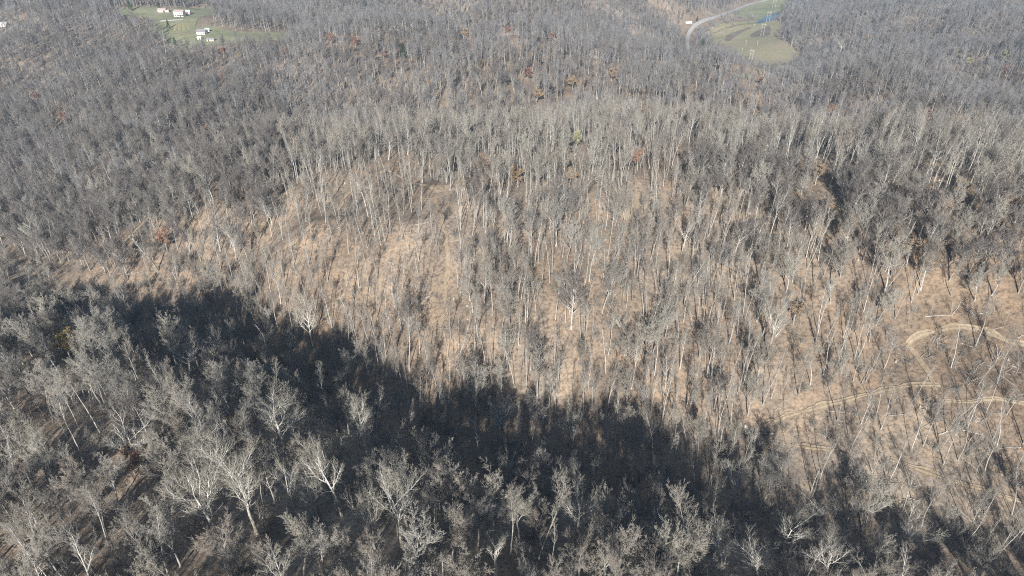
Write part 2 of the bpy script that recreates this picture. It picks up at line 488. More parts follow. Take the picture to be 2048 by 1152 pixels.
ROAD_VIEW = zf([(215,640),(215,500),(270,390),(370,305),(490,255),(620,215),(760,165),(920,105),(1100,40),(1300,-10),(1300,20),(1100,68),(920,140),(760,200),(620,250),(490,290),(400,330),(310,410),(265,500),(265,640)], 1340, 0, 6.777)
# farm drives
_, C = draped_strip("driveway", zf([(530,250),(640,243),(740,236),(800,232)], 230, 0, 5.851), 6, M['gravel'], "pale gravel driveway in front of the pink roofed farmhouse", "driveway", .45, 4, .1)
_, C = draped_strip("driveway", zf([(640,418),(760,405),(880,390),(960,378)], 230, 0, 5.851), 4, M['dirt'], "tan lane leading to the grey roofed house", "driveway", .45, 4, .1)
for k, (a, b) in enumerate([((660,285),(640,375)),((715,280),(700,372)),((760,278),(755,370)),((800,275),(812,365)),((840,275),(865,360))]):
    draped_strip("mown_row", zf([a, ((a[0]+b[0])/2, (a[1]+b[1])/2), b], 230, 0, 5.851), 3.2, M['strip'],
                 "%s pale mown row of the farm garden, counted towards the forest edge" % ["first", "second", "third", "fourth", "fifth"][k], "garden row", .42, 4, .2)
# logging tracks
def track(pix, w, label, opened):
    _, C = draped_strip("dirt_track", pix, w, M['dirt'], label, "track", .30, 1.2, .34, 10, .16); TRACKS.append((C, opened))
track([(1815,690),(1838,672),(1900,658),(1960,660),(2010,682),(2060,695)], 1.7, "upper bare dirt track curving round the brush heaps on the logged slope", 4)
track([(1812,692),(1832,712),(1850,740),(1866,765),(1872,782)], 1.5, "short dirt track dropping between the two longer tracks", 3.5)
track([(1880,772),(1800,775),(1740,790),(1680,806),(1620,820),(1560,838),(1525,852)], 1.8, "tan rutted dirt track slanting down the logged slope", 4)
track([(1870,800),(1930,806),(1990,800),(2060,812)], 1.4, "faint dirt track running to the edge above the fallen trees", 3)
track([(1500,890),(1560,888),(1610,896),(1660,902)], 2.0, "short bare dirt landing below the slanting track", 4)
track([(1780,920),(1850,945),(1910,965),(1980,985),(2060,1012)], 2.0, "lowest dirt track descending past the brush in the corner", 4)
track([(520,525),(580,490),(640,440),(690,395),(735,358),(780,345),(830,368),(880,386)], 1.6, "pale skid trail curving over the top of the thinned slope", 3)
track([(872,400),(884,440),(896,500),(893,560),(888,620),(880,665)], 1.4, "straight tan skid trail running down the thinned slope", 3)
track([(215,520),(262,470),(305,432),(350,408),(392,396)], 1.8, "brown skid trail round the shaded clearing", 3.5)
draped_patch("bare_patch", [(1215,400),(1240,385),(1275,388),(1290,410),(1280,435),(1240,440),(1215,425)], M['dirt'], "round pale bare patch between trees near the crest", "bare ground", .1, 2.5)

# ------------------------------------------------------------------ tree generator
def unit(v):
    return v / (np.linalg.norm(v, axis=-1, keepdims=True) + 1e-9)

def grow(rng, par, n, trange, angle, ratio, K, up=.1, wob=.12, rr=.55, shrink=.5, rmin=.004, even=True):
    """children on parents par=(P(N,Kp,3), r(N,Kp), L(N)); returns the same triple"""
    P, r, L = par
    N, Kp = r.shape
    idx = np.repeat(np.arange(N), n)
    j = np.tile(np.arange(n), N)
    t = (j + rng.uniform(0, 1, N*n)) / n if even else rng.uniform(0, 1, N*n)
    t = trange[0] + t*(trange[1]-trange[0])
    s = np.clip(t*(Kp-1), 0, Kp-1.0001); i0 = s.astype(int); f = (s - i0)[:, None]
    pos = P[idx, i0]*(1-f) + P[idx, i0+1]*f
    tan = unit(P[idx, i0+1] - P[idx, i0])
    rad = r[idx, i0]*(1-f[:, 0]) + r[idx, i0+1]*f[:, 0]
    ref = np.where(np.abs(tan[:, 2:3]) > .9, np.array([[1., 0, 0]]), np.array([[0, 0, 1.]]))
    a = unit(np.cross(tan, ref)); b = np.cross(tan, a)
    az = j*2.399 + rng.uniform(0, 6.28, N)[idx] + rng.normal(0, .5, N*n)
    an = rng.uniform(angle[0], angle[1], N*n)
    d = np.cos(an)[:, None]*tan + np.sin(an)[:, None]*(np.cos(az)[:, None]*a + np.sin(az)[:, None]*b)
    ln = L[idx]*ratio*(1-shrink*t)*rng.uniform(.65, 1.25, N*n)
    Q = np.empty((N*n, K, 3)); Q[:, 0] = pos
    for k in range(1, K):
        d = unit(d + np.array([0, 0, up]) + rng.normal(0, wob, (N*n, 3)))
        Q[:, k] = Q[:, k-1] + d*(ln/(K-1))[:, None]
    r0 = np.maximum(rad*rr*rng.uniform(.7, 1.1, N*n), rmin)
    taper = np.linspace(1, .22, K)
    return Q, r0[:, None]*taper[None], ln

def tubes(P, r, m, point=True):
    """tapered m-sided tubes; the last ring closes to a point"""
    N, K = r.shape
    T = np.empty_like(P)
    T[:, 1:-1] = P[:, 2:] - P[:, :-2] if K > 2 else T[:, 1:-1]
    T[:, 0] = P[:, 1]-P[:, 0]; T[:, -1] = P[:, -1]-P[:, -2]
    T = unit(T)
    ref = np.where(np.abs(T[..., 2:3]) > .9, np.array([1., 0, 0]), np.array([0, 0, 1.]))
    a = unit(np.cross(T, ref)); b = np.cross(T, a)
    ang = np.arange(m)*2*math.pi/m
    kk = K-1 if point else K
    ring = P[:, :kk, None] + r[:, :kk, None, None]*(np.cos(ang)[None, None, :, None]*a[:, :kk, None] + np.sin(ang)[None, None, :, None]*b[:, :kk, None])
    V = ring.reshape(-1, 3)
    base = (np.arange(N)*kk*m)[:, None, None]
    faces = []
    if kk > 1:
        i = np.arange(kk-1)[None, :, None]*m; q = np.arange(m)[None, None]
        q2 = (q+1) % m
        F = np.stack(np.broadcast_arrays(base+i+q, base+i+q2, base+i+m+q2, base+i+m+q), -1).reshape(-1, 4)
        faces.append(F)
    if point:
        tip = len(V) + np.arange(N)
        q = np.arange(m)[None]; o = (np.arange(N)*kk*m + (kk-1)*m)[:, None]
        faces.append(np.stack(np.broadcast_arrays(o+q, o+(q+1) % m, tip[:, None]), -1).reshape(-1, 3))
        V = np.vstack([V, P[:, -1]])
    return V, faces

class Build:
    def __init__(s): s.V = []; s.F = []; s.M = []; s.n = 0
    def add(s, V, faces, mi):
        for f in faces:
            s.F.append(f + s.n); s.M.append(np.full(len(f), mi))
        s.V.append(V); s.n += len(V)
    def mesh(s, name, mats, smooth=True):
        # group faces by size, keeping order
        return mesh_from(name, np.vstack(s.V), s.F, mats, s.M, smooth)

def leaves(rng, par, n, size):
    """n leaf faces around each twig of par"""
    P, r, L = par
    N, K = r.shape
    idx = np.repeat(np.arange(N), n)
    c = P[idx, rng.integers(1, K, N*n)] + rng.normal(0, size*.9, (N*n, 3))
    a = unit(rng.normal(0, 1, (N*n, 3))); b = unit(np.cross(a, rng.normal(0, 1, (N*n, 3))))
    s = size*rng.uniform(.5, 1.1, N*n)[:, None]
    V = np.stack([c-a*s, c-b*s*.6, c+a*s, c+b*s*.6], 1).reshape(-1, 3)
    F = (np.arange(N*n)*4)[:, None] + np.arange(4)[None]
    return V, [F]

def tree_parts(seed, H=20., trunk_top=.9, r0=.22, limbs=14, lstart=.5, lend=.98, langle=(.5, .9), lratio=.26, lup=.12, lshrink=.45,
               n2=9, r2=.5, n3=8, r3=.42, n4=6, r4=.55, twig_r=.007, lean=.03, wob=.03, sides=(7, 5, 4, 3), leaf=0, leaf_size=.2, l2start=.2, lwob=.10):
    """returns dict of level -> (P, r, L)"""
    rng = np.random.default_rng(seed)
    K = 10
    d = unit(np.array([rng.normal(0, lean), rng.normal(0, lean), 1.0]))
    P = np.zeros((1, K, 3)); P[0, 0] = (0, 0, -.6)
    for k in range(1, K):
        d = unit(d + np.array([rng.normal(0, wob), rng.normal(0, wob), .06]))
        P[0, k] = P[0, k-1] + d*(H*trunk_top+.6)/(K-1)
    r = np.linspace(1, .22, K)[None]*r0; r[0, 0] *= 1.5; r[0, 1] *= 1.05
    L = np.array([H])
    T = (P, r, L)
    l1 = grow(rng, T, limbs, (lstart, lend), langle, lratio, 7, lup, lwob, .62, lshrink)
    l2 = grow(rng, l1, n2, (l2start, 1.), (.38, .88), r2, 5, .13, .10, .62, .45)
    # leader ends also carry branches
    l3 = grow(rng, l2, n3, (.15, 1.), (.33, .85), r3, 4, .10, .10, .62, .35, twig_r*1.25)
    out = {'T': T, '1': l1, '2': l2, '3': l3}
    if n4:
        l4 = grow(rng, l3, n4, (.25, 1.), (.25, .70), r4, 2, .08, .06, .7, .2, twig_r)
        out['4'] = l4
    if leaf:
        out['leaf'] = leaves(rng, l3, leaf, leaf_size)
    return out, sides

def tree_meshes(name, parts, sides, bark, twig, leafm=None, joined=False):
    """trunk mesh (trunk and limbs) and crown mesh (branches, twigs, leaves) - or one joined mesh"""
    A = Build(); B = A if joined else Build()
    A.add(*tubes(parts['T'][0], parts['T'][1], sides[0]), 0)
    A.add(*tubes(parts['1'][0], parts['1'][1], sides[1]), 0)
    B.add(*tubes(parts['2'][0], parts['2'][1], sides[2]), 0)
    B.add(*tubes(parts['3'][0], parts['3'][1], sides[3]), 1)
    if '4' in parts:
        B.add(*tubes(parts['4'][0], np.maximum(parts['4'][1], .0), 3), 1)
    if 'leaf' in parts:
        B.add(*parts['leaf'], 2)
    mats = [bark, twig] + ([leafm] if leafm else [])
    if joined:
        return A.mesh(name, mats)
    return A.mesh(name + "_trunk", mats[:1]), B.mesh(name + "_crown", mats)

def top_of(parts):
    return max(float(parts[k][0][..., 2].max()) for k in ('T', '1', '2', '3'))
def width_of(parts):
    q = parts['3'][0].reshape(-1, 3)
    return float(np.percentile(np.hypot(q[:, 0], q[:, 1]), 95)*2)

# forms
def broad(seed):
    rg = np.random.default_rng(seed+500)
    return tree_parts(seed, H=17, trunk_top=rg.uniform(.60, .74), r0=.21, limbs=15, lstart=rg.uniform(.36, .48), lend=.99, langle=(.30, 1.05), lratio=rg.uniform(.30, .37), lup=.13, lshrink=.30,
                      n2=10, r2=.48, n3=9, r3=.46, n4=8, r4=.55, twig_r=.015, lean=.05, wob=.05, lwob=.09)
def slender(seed, lod=0):
    rg = np.random.default_rng(seed+900)
    return tree_parts(seed, H=21, trunk_top=rg.uniform(.80, .9), r0=.17, limbs=13, lstart=rg.uniform(.48, .62), lend=.98, langle=(.35, .75), lratio=rg.uniform(.20, .27), lup=.18, lshrink=.3,
                      n2=8, r2=.50, n3=8, r3=.46, n4=4, r4=.6, twig_r=.013, lean=.05, wob=.045)
def pole_tree(seed):
    rg = np.random.default_rng(seed+950)
    return tree_parts(seed, H=18, trunk_top=rg.uniform(.88, .95), r0=.115, limbs=11, lstart=rg.uniform(.50, .68), lend=.98, langle=(.35, .75), lratio=rg.uniform(.12, .17), lup=.2, lshrink=.35,
                      n2=6, r2=.5, n3=6, r3=.5, n4=3, r4=.6, twig_r=.012, lean=.06, wob=.05, sides=(6, 4, 3, 3))
def sycamore(seed, **kw):
    a = dict(H=24, trunk_top=.62, r0=.44, limbs=9, lstart=.42, lend=.99, langle=(.35, .95), lratio=.44, lup=.10, lshrink=.2, n2=12, r2=.45, n3=9, r3=.42, n4=6, r4=.5, twig_r=.012, lean=.05, wob=.06, sides=(8, 6, 5, 3), lwob=.15, l2start=.15)
    a.update(kw)
    return tree_parts(seed, **a)
def far_broad(seed):
    rg = np.random.default_rng(seed)
    return tree_parts(seed, H=19, trunk_top=.7, r0=.26, limbs=11, lstart=rg.uniform(.40, .52), langle=(.35, .95), lratio=rg.uniform(.33, .40), lup=.15, n2=7, r2=.48, n3=8, r3=.44, n4=3, r4=.6, twig_r=.032, sides=(5, 4, 3, 3))
def far_slender(seed):
    rg = np.random.default_rng(seed)
    return tree_parts(seed, H=21, trunk_top=.85, r0=.24, limbs=11, lstart=rg.uniform(.48, .6), langle=(.35, .75), lratio=rg.uniform(.21, .27), lup=.18, lshrink=.3, n2=6, r2=.5, n3=7, r3=.46, n4=2, r4=.6, twig_r=.032, sides=(5, 4, 3, 3), wob=.04)
def leafy(seed, leaf=6, size=.20):
    return tree_parts(seed, H=15, trunk_top=.8, r0=.2, limbs=11, lstart=.35, langle=(.5, 1.1), lratio=.34, lup=.12, n2=8, r2=.50, n3=9, r3=.48, n4=0, twig_r=.012, sides=(6, 5, 3, 3), leaf=leaf, leaf_size=size)
def sapling(seed):
    return tree_parts(seed, H=8, trunk_top=.95, r0=.055, limbs=12, lstart=.25, langle=(.4, .9), lratio=.26, lup=.2, n2=6, r2=.5, n3=5, r3=.5, n4=0, twig_r=.012, lean=.1, wob=.06, sides=(4, 3, 3, 3))

def shrub_mesh(seed, name, mat, spread=1.0, stems=16, H=3.0, n2=8, n3=8):
    rng = np.random.default_rng(seed)
    K = 5
    P = np.zeros((stems, K, 3)); P[:, 0, :2] = rng.normal(0, .35*spread, (stems, 2)); P[:, 0, 2] = -.15
    d = unit(np.column_stack([rng.normal(0, .55*spread, (stems, 2)), np.ones(stems)]))
    ln = H*rng.uniform(.5, 1.1, stems)
    for k in range(1, K):
        d = unit(d + rng.normal(0, .15, (stems, 3)))
        P[:, k] = P[:, k-1] + d*(ln/(K-1))[:, None]
    r = np.linspace(1, .3, K)[None]*np.full((stems, 1), .035)
    T = (P, r, ln)
    l2 = grow(rng, T, n2, (.2, 1), (.5, 1.1), .45, 4, .05, .2, .6, .3, .012)
    l3 = grow(rng, l2, n3, (.2, 1), (.5, 1.1), .5, 2, .02, .2, .6, .3, .010)
    B = Build()
    B.add(*tubes(P, r, 4), 0); B.add(*tubes(l2[0], l2[1], 3), 0); B.add(*tubes(l3[0], l3[1], 3), 0)
    return B.mesh(name, [mat])

def slash_mesh(seed, name):
    """a felled tree top lying as a tangle of limbs"""
    rng = np.random.default_rng(seed)
    n = 9; K = 6
    P = np.zeros((n, K, 3)); P[:, 0, :2] = rng.normal(0, .8, (n, 2)); P[:, 0, 2] = rng.uniform(.1, .5, n)
    main = rng.uniform(0, 6.28)
    az = main + rng.normal(0, .75, n)
    d = np.column_stack([np.cos(az), np.sin(az), rng.uniform(-.02, .35, n)]); d = unit(d)
    ln = rng.uniform(2.2, 5., n)
    for k in range(1, K):
        d = unit(d + rng.normal(0, .13, (n, 3)) + np.array([0, 0, -.02]))
        P[:, k] = P[:, k-1] + d*(ln/(K-1))[:, None]
    P[..., 2] = np.maximum(P[..., 2], .05)
    r = np.linspace(1, .3, K)[None]*rng.uniform(.035, .09, n)[:, None]
    l2 = grow(rng, (P, r, ln), 11, (.15, 1), (.5, 1.1), .40, 4, .03, .2, .55, .3, .015)
    l3 = grow(rng, l2, 9, (.2, 1), (.5, 1.1), .5, 3, .0, .2, .55, .3, .012)
    A = Build(); B = Build()
    A.add(*tubes(P, r, 5), 0)
    B.add(*tubes(l2[0], l2[1], 3), 0); B.add(*tubes(l3[0], l3[1], 3), 0)
    return A.mesh(name+"_limbs", [M['bark']]), B.mesh(name+"_twigs", [M['twig_dark']])

def log_mesh(seed, name):
    rng = np.random.default_rng(seed)
    K = 8
    L = rng.uniform(5, 10)
    P = np.zeros((1, K, 3)); x = np.linspace(-L/2, L/2, K)
    P[0, :, 0] = x; P[0, :, 1] = np.cumsum(rng.normal(0, .10, K)); P[0, :, 2] = .15 + rng.uniform(0, .05, K)
    r = np.linspace(1, .5, K)[None]*.17
    B = Build()
    V, F = tubes(P, r, 8, False)
    B.add(V, F, 0)
    for e, k in ((0, 0), (1, K-1)):      # sawn ends
        ids = np.arange(8) + k*8
        B.add(V[ids], [np.arange(8)[None] if e else np.arange(8)[None, ::-1]], 0)
    st = grow(rng, (P, r, np.array([L])), 5, (.35, .95), (.6, 1.2), .13, 3, .1, .1, .5, .2)
    B.add(*tubes(st[0], st[1], 4), 0)
    return B.mesh(name, [M['dead_wood']])

# ------------------------------------------------------------------ where things stand
def project_xy(x, y, z):
    return project(np.column_stack([x, y, z]))

# zones of the photograph (ground points)
VALLEY = [(-200,475),(0,500),(120,530),(300,578),(520,640),(700,752),(900,868),(1150,942),(1400,990),(1600,1042),(1800,1100),(2000,1170),(2200,1300)]
def valley_v(u):
    a = np.array(VALLEY)
    return np.interp(u, a[:, 0], a[:, 1])
LOGGED = [(1480,900),(1520,820),(1680,770),(1760,660),(1840,610),(2060,600),(2060,1080),(1900,1060),(1760,1010),(1600,950)]
THINNED = [(500,520),(600,430),(700,350),(800,335),(900,385),(960,480),(940,640),(900,690),(760,660),(620,600),(520,570)]
CLEARED = [(220,500),(300,420),(380,395),(480,400),(520,440),(500,560),(420,590),(300,560),(240,540)]
# far crest woods, thicker and greyer
gx = []

# candidate trees on a jittered grid whose cell grows with distance
def candidates():
    out = []
    bands = [(-60, 330, 4.6), (330, 560, 5.0), (560, 1000, 5.8), (1000, 1750, 6.6)]
    for y0, y1, c in bands:
        yy = np.arange(y0, y1, c)
        half = 90 + .80*max(y1, 120)
        xx = np.arange(-half, half, c)
        X, Y = np.meshgrid(xx, yy)
        X = X + R.uniform(-.48, .48, X.shape)*c; Y = Y + R.uniform(-.48, .48, Y.shape)*c
        out.append(np.column_stack([X.ravel(), Y.ravel()]))
    return np.vstack(out)
XY = candidates()
XY = XY[np.abs(XY[:, 0]) < 75 + .80*np.maximum(XY[:, 1], 60)]
Zt = surf(XY[:, 0], XY[:, 1])
U, V, D = project_xy(XY[:, 0], XY[:, 1], Zt)
infront = D > 5
keep = R.uniform(0, 1, len(XY))
for P in NO_TREES:
    keep[inside(P, XY[:, 0], XY[:, 1])] = 9
for C, hw in TRACKS:
    for s in range(0, len(C), 1):
        pass
    d2 = np.full(len(XY), 1e9)
    for q in C[::2]:
        np.minimum(d2, (XY[:, 0]-q[0])**2 + (XY[:, 1]-q[1])**2, out=d2)
    keep[d2 < hw**2] = 9
near_side = infront & (V > valley_v(U)) | ~infront
logged = inside(LOGGED, U, V) & infront
thinned = inside(THINNED, U, V) & infront
cleared = inside(CLEARED, U, V) & infront
dens = np.full(len(XY), .76)
dens[near_side] = .76
dens[near_side & (V < valley_v(U) + 95)] = .46
dens[near_side & (U < 360) & (V < valley_v(U) + 70)] = .30
dens[near_side & (U > 1550)] = .42
lit = ~near_side & (D < 360)
dens[lit] = .92
lefthill = infront & ~near_side & (U < 560) & (V < 470) & (V > 90)
dens[lefthill] = 1.0
dens[infront & (U < 760) & (V < 140)] = .95
dens[infront & ~near_side & (U < 260) & (V > 360) & (V < 560)] = 1.0
crest = inside([(1350,330),(1600,372),(1850,415),(2070,460),(2070,600),(1900,585),(1700,500),(1400,430)], U, V) & infront
dens[crest] = .9
dens[inside([(1000,180),(1400,190),(1620,225),(1560,320),(1200,325),(1000,280)], U, V) & infront] = .5
dens[crest] = .9
dens[logged] = .50
dens[thinned] = .62
dens[cleared] = .95
# clumpiness
cl = np.sin(XY[:, 0]*.11 + 1.3*np.sin(XY[:, 1]*.05)) * np.sin(XY[:, 1]*.09 + 1.7*np.sin(XY[:, 0]*.045))
dens *= 1 + .25*cl
sel = keep < dens
XY, Zt, U, V, D = XY[sel], Zt[sel], U[sel], V[sel], D[sel]
near_side, logged, thinned, cleared, lefthill, crest = near_side[sel], logged[sel], thinned[sel], cleared[sel], lefthill[sel], crest[sel]
N = len(XY)
dist = np.linalg.norm(np.column_stack([XY, Zt]) - CAM, axis=1)
in_frame = (U > -10) & (U < 2058) & (V > -10) & (V < 1240) & (D > 5)

# ------------------------------------------------------------------ landmark trees of the photograph
# (kind, photo x of the base, y of the base, y of the top, crown width in photo px or 0, label, short name)
HEROES = [
 ('syc_low', 443,1086,944,150, "white limbed sycamore with bare lower trunk and spreading fork, lowest of the bright cluster", "low white sycamore"),
 ('syc_fan', 412,1040,890,140, "big white sycamore with sweeping side limb in the bright cluster", "sweeping white sycamore"),
 ('syc_fan', 452,972,838,95, "upright white crowned sycamore at the back of the bright cluster", "back white sycamore"),
 ('syc_tall', 410,950,826,110, "pale sycamore with rounded crown, farthest of the bright cluster", "rounded pale sycamore"),
 ('syc_tall', 514,1066,880,95, "tall twin stemmed pale tree with narrow upswept crown beside the white sycamores", "twin stemmed tree"),
 ('syc_low', 286,930,832,115, "white sycamore with wide low limbs above russet brush", "wide low sycamore"),
 ('syc_low', 588,1040,918,85, "slim white tree with a high fork and round crown", "slim forked tree"),
 ('syc_tall', 571,904,778,95, "pale grey tree with a full oval crown beside the dark draw", "oval grey tree"),
 ('syc_low', 639,1044,958,90, "low pale tree with level spreading limbs", "level limbed tree"),
 ('syc_tall', 684,1032,862,105, "tall pale tree with crooked limbs and ragged crown", "ragged pale tree"),
 ('syc_fan', 750,1098,952,100, "white fan shaped tree with many stems rising from one trunk", "white fan tree"),
 ('syc_low', 805,1102,926,90, "tall white tree with one limb arching sideways", "arching limb tree"),
 ('syc_wide', 1018,964,880,88, "flat topped white tree standing alone in the dark draw", "flat topped tree"),
 ('syc_wide', 1153,1072,962,88, "white tree with drooping side limbs on the shaded slope", "drooping white tree"),
 ('syc_low', 988,1156,1074,80, "white forked tree cut by the lower edge of the picture", "forked edge tree"),
 ('syc_tall', 1001,878,788,60, "pale egg shaped tree at the foot of the sunlit slope", "egg shaped tree"),
 ('syc_fan', 1147,906,802,62, "pale tree with a wide V fork where the shade meets the slope", "V forked tree"),
 ('syc_tall', 736,922,780,66, "tall pale double crowned tree above the dark draw", "double crowned tree"),
 ('syc_fan', 800,908,846,62, "cup shaped grey tree in the dark draw", "cup shaped tree"),
 ('syc_low', 926,928,880,42, "small white tree with crooked top in the dark draw", "small crooked tree"),
 ('syc_wide', 1799,1102,1012,96, "broad white sycamore glowing among brush in the near corner", "broad corner sycamore"),
 ('syc_fan', 1515,1152,1072,110, "white many limbed sycamore at the lower edge", "many limbed sycamore"),
 ('syc_wide', 1556,1106,1016,95, "pale leaning tree with feathery limbs behind the many limbed sycamore", "feathery leaning tree"),
 ('syc_fan', 1652,1156,1082,90, "white twisted sycamore low beside the many limbed one", "twisted white sycamore"),
 ('syc_tall', 1440,1140,1048,100, "grey branching tree before the darkest shade", "grey branching tree"),
 ('syc_tall', 1461,1016,900,58, "slim pale tree with a soft plume crown at the shade's edge", "plume crowned tree"),
 ('syc_low', 1628,1044,994,60, "bent tree leaning towards the logged slope", "bent leaning tree"),
 ('syc_wide', 315,704,636,72, "bright white spreading tree alone on the dark slope", "bright spreading tree"),
 ('syc_wide', 381,752,676,72, "white tree with dense rounded crown on the dark slope", "dense rounded tree"),
 ('snag', 533,708,636,26, "dead white snag with a few broken limbs in the draw", "dead white snag"),
 ('snag', 952,930,836,24, "bare broken snag standing in the dark draw", "broken snag"),
 ('syc_tall', 627,700,574,50, "tall pale forked tree where the shade begins", "tall forked tree"),
 ('syc_fan', 473,522,436,50, "white many stemmed tree among fallen timber in the clearing", "many stemmed tree"),
 ('snag', 317,542,450,24, "bent white snag arching over the skid trail", "arching snag"),
 ('syc_tall', 1363,508,430,50, "pale thick tree with ascending limbs on the sunlit slope", "thick slope tree"),
 ('syc_wide', 1238,672,620,48, "pale crooked tree with level limbs in mid slope", "crooked slope tree"),
 ('syc_tall', 1534,720,576,52, "tall pale tree with long ascending limbs on the sunlit slope", "long limbed slope tree"),
 ('syc_low', 1660,606,560,56, "white tree with long pale side limbs on the sunlit slope", "side limbed slope tree"),
 ('syc_fan', 1193,124,106,22, "small white crowned tree on the second ridge", "white ridge tree"),
 ('syc_fan', 1283,218,196,24, "small white forked tree on the second hillside", "white hillside tree"),
 ('syc_fan', 1680,104,74,28, "pale round crowned tree on the hill beyond the field", "pale far tree"),
 # trees still in leaf
 ('yellow', 143,722,672,54, "yellow leaved tree among bare trees on the dark slope", "yellow tree"),
 ('tan', 427,770,720,32, "tan leaved tree beside the dark draw", "tan leaved tree"),
 ('orange', 337,412,384,20, "small orange leaved oak at the top of the shaded clearing", "small orange oak"),
 ('russet', 335,502,462,30, "russet leaved oak in the middle of the shaded clearing", "russet clearing oak"),
 ('russet', 270,948,912,46, "russet oak low under the white sycamores", "low russet oak"),
 ('russet', 132,250,224,28, "bright russet oak on the left hillside", "bright hillside oak"),
 ('russet', 79,206,186,26, "rust red oak higher on the left hillside", "rust red oak"),
 ('red', 1054,162,136,24, "red leaved oak on the second hillside", "red hillside oak"),
 ('red', 712,98,74,24, "dull red oak on the second ridge nearest the farm", "dull red oak"),
 ('red', 767,120,104,34, "wide dark red oak just before the pine", "wide red oak"),
 ('ochre', 930,82,58,34, "golden brown oak on the second ridge", "golden oak"),
 ('red', 1015,74,54,44, "wide red oak on the second ridge", "wide ridge oak"),
 ('red', 1105,84,66,26, "dark red oak near the end of the second ridge", "dark ridge oak"),
 ('brown', 970,345,316,50, "brown leaved oak on the crest", "brown crest oak"),
 ('ochre', 1036,374,346,26, "ochre leaved oak just below the crest", "ochre crest oak"),
 ('orange', 1138,374,344,26, "orange brown oak below the crest", "orange crest oak"),
 ('ochre', 1145,180,154,28, "ochre oak on the second hillside", "ochre hillside oak"),
 ('ochre', 1223,162,138,28, "brownish gold oak on the second hillside", "gold hillside oak"),
 ('ochre', 1073,206,178,26, "pale gold oak in the middle of the second hillside", "pale gold oak"),
 ('orange', 1384,192,172,18, "orange oak below the small meadow", "orange meadow oak"),
 ('orange', 1510,240,220,18, "orange brown oak on the second hillside below the meadow", "orange hillside oak"),
 ('red', 1519,172,156,18, "dark red oak beside the small meadow", "red meadow oak"),
 ('russet', 1657,236,210,26, "russet oak on the wide second hillside", "wide hillside oak"),
 ('russet', 1844,246,220,24, "russet oak high on the second hillside", "high hillside oak"),
 ('russet', 1909,262,232,28, "reddish brown oak farther along the second hillside", "reddish oak"),
 ('brown', 1630,370,342,46, "broad brown oak at the foot of the crest", "broad brown oak"),
 ('brown', 1813,530,484,52, "golden brown oak on the slope below the crest", "golden brown oak"),
 ('brown', 1915,402,376,40, "brown oak on the crest beyond", "far crest oak"),
 ('brown', 1998,430,402,34, "brown oak at the end of the crest", "end crest oak"),
 ('brown', 1656,440,404,30, "brown oak with pale trunk on the upper slope", "upper slope oak"),
 ('brown', 1587,648,612,34, "purple brown leaved tree in mid slope", "purple brown tree"),
 ('russet', 1275,340,312,40, "rusty oak on the crest above the bare patch", "rusty crest oak"),
 ('russet', 663,92,68,26, "russet oak between the farm field and the ridge", "farm edge oak"),
 ('russet', 448,116,96,26, "faded russet oak below the farm", "faded russet oak"),
 ('red', 451,162,144,22, "red oak on the slope below the farm", "red slope oak"),
 ('orange', 287,48,32,14, "orange tree beside the farm lawn", "orange lawn tree"),
 ('lime', 1931,142,118,14, "yellow green tree on the far right hill", "yellow green tree"),
 ('lime', 2001,128,104,22, "larger yellow green tree on the far hill at the picture's edge", "larger lime tree"),
 ('lime', 1909,114,96,16, "yellowish tree just behind the yellow green one", "yellowish tree"),
 ('lime', 1150,300,272,40, "dull yellow green crowned tree behind the crest", "dull green tree"),
 ('pine', 808,118,86,28, "lone dark green pine on the second ridge", "lone pine"),
 ('pine', 262,22,0,20, "dark pine behind the farm lawn", "farm pine"),
 ('pine', 320,20,4,10, "narrow dark pine behind the barn", "barn pine"),
 ('pine', 338,58,42,12, "small dark pine at the lawn's edge", "lawn pine"),
 ('pine', 352,94,74,16, "dark evergreen at the bottom of the farm lawn", "evergreen below farm"),
 ('pine', 1394,44,32,7, "small dark evergreen beside the road", "road evergreen"),
 ('pine', 1404,100,78,12, "bluish evergreen where the road leaves the forest", "bluish evergreen"),
]

def base_and_height(u, vb, vt):
    p = ground_at(u, vb)
    # tree height whose top projects on row vt
    lo, hi = 1., 60.
    for _ in range(30):
        h = (lo+hi)/2
        _, v, _ = project(p + np.array([0, 0, h]))
        if v > vt: lo = h
        else: hi = h
    return p, h

LIB = {}
def lib(key, maker, bark, twig, leafm=None):
    if key not in LIB:
        parts, sides = maker()
        LIB[key] = (*tree_meshes(key, parts, sides, bark, twig, leafm), top_of(parts), width_of(parts))
    return LIB[key]

def plant(name, entry, p, h, w=None, rz=0., tilt=(0, 0)):
    tr, cr, H0, W0 = entry
    root = bpy.data.objects.new(name, None)
    COL.objects.link(root)
    root.empty_display_size = .5
    root.location = (p[0], p[1], p[2])
    s = h/H0
    sw = s if not w else min(max(w/W0, s*.6), s*1.7)
    root.scale = (sw, sw, s)
    root.rotation_euler = (tilt[0], tilt[1], rz)
    put("trunk", tr, root); put("crown", cr, root)
    return root

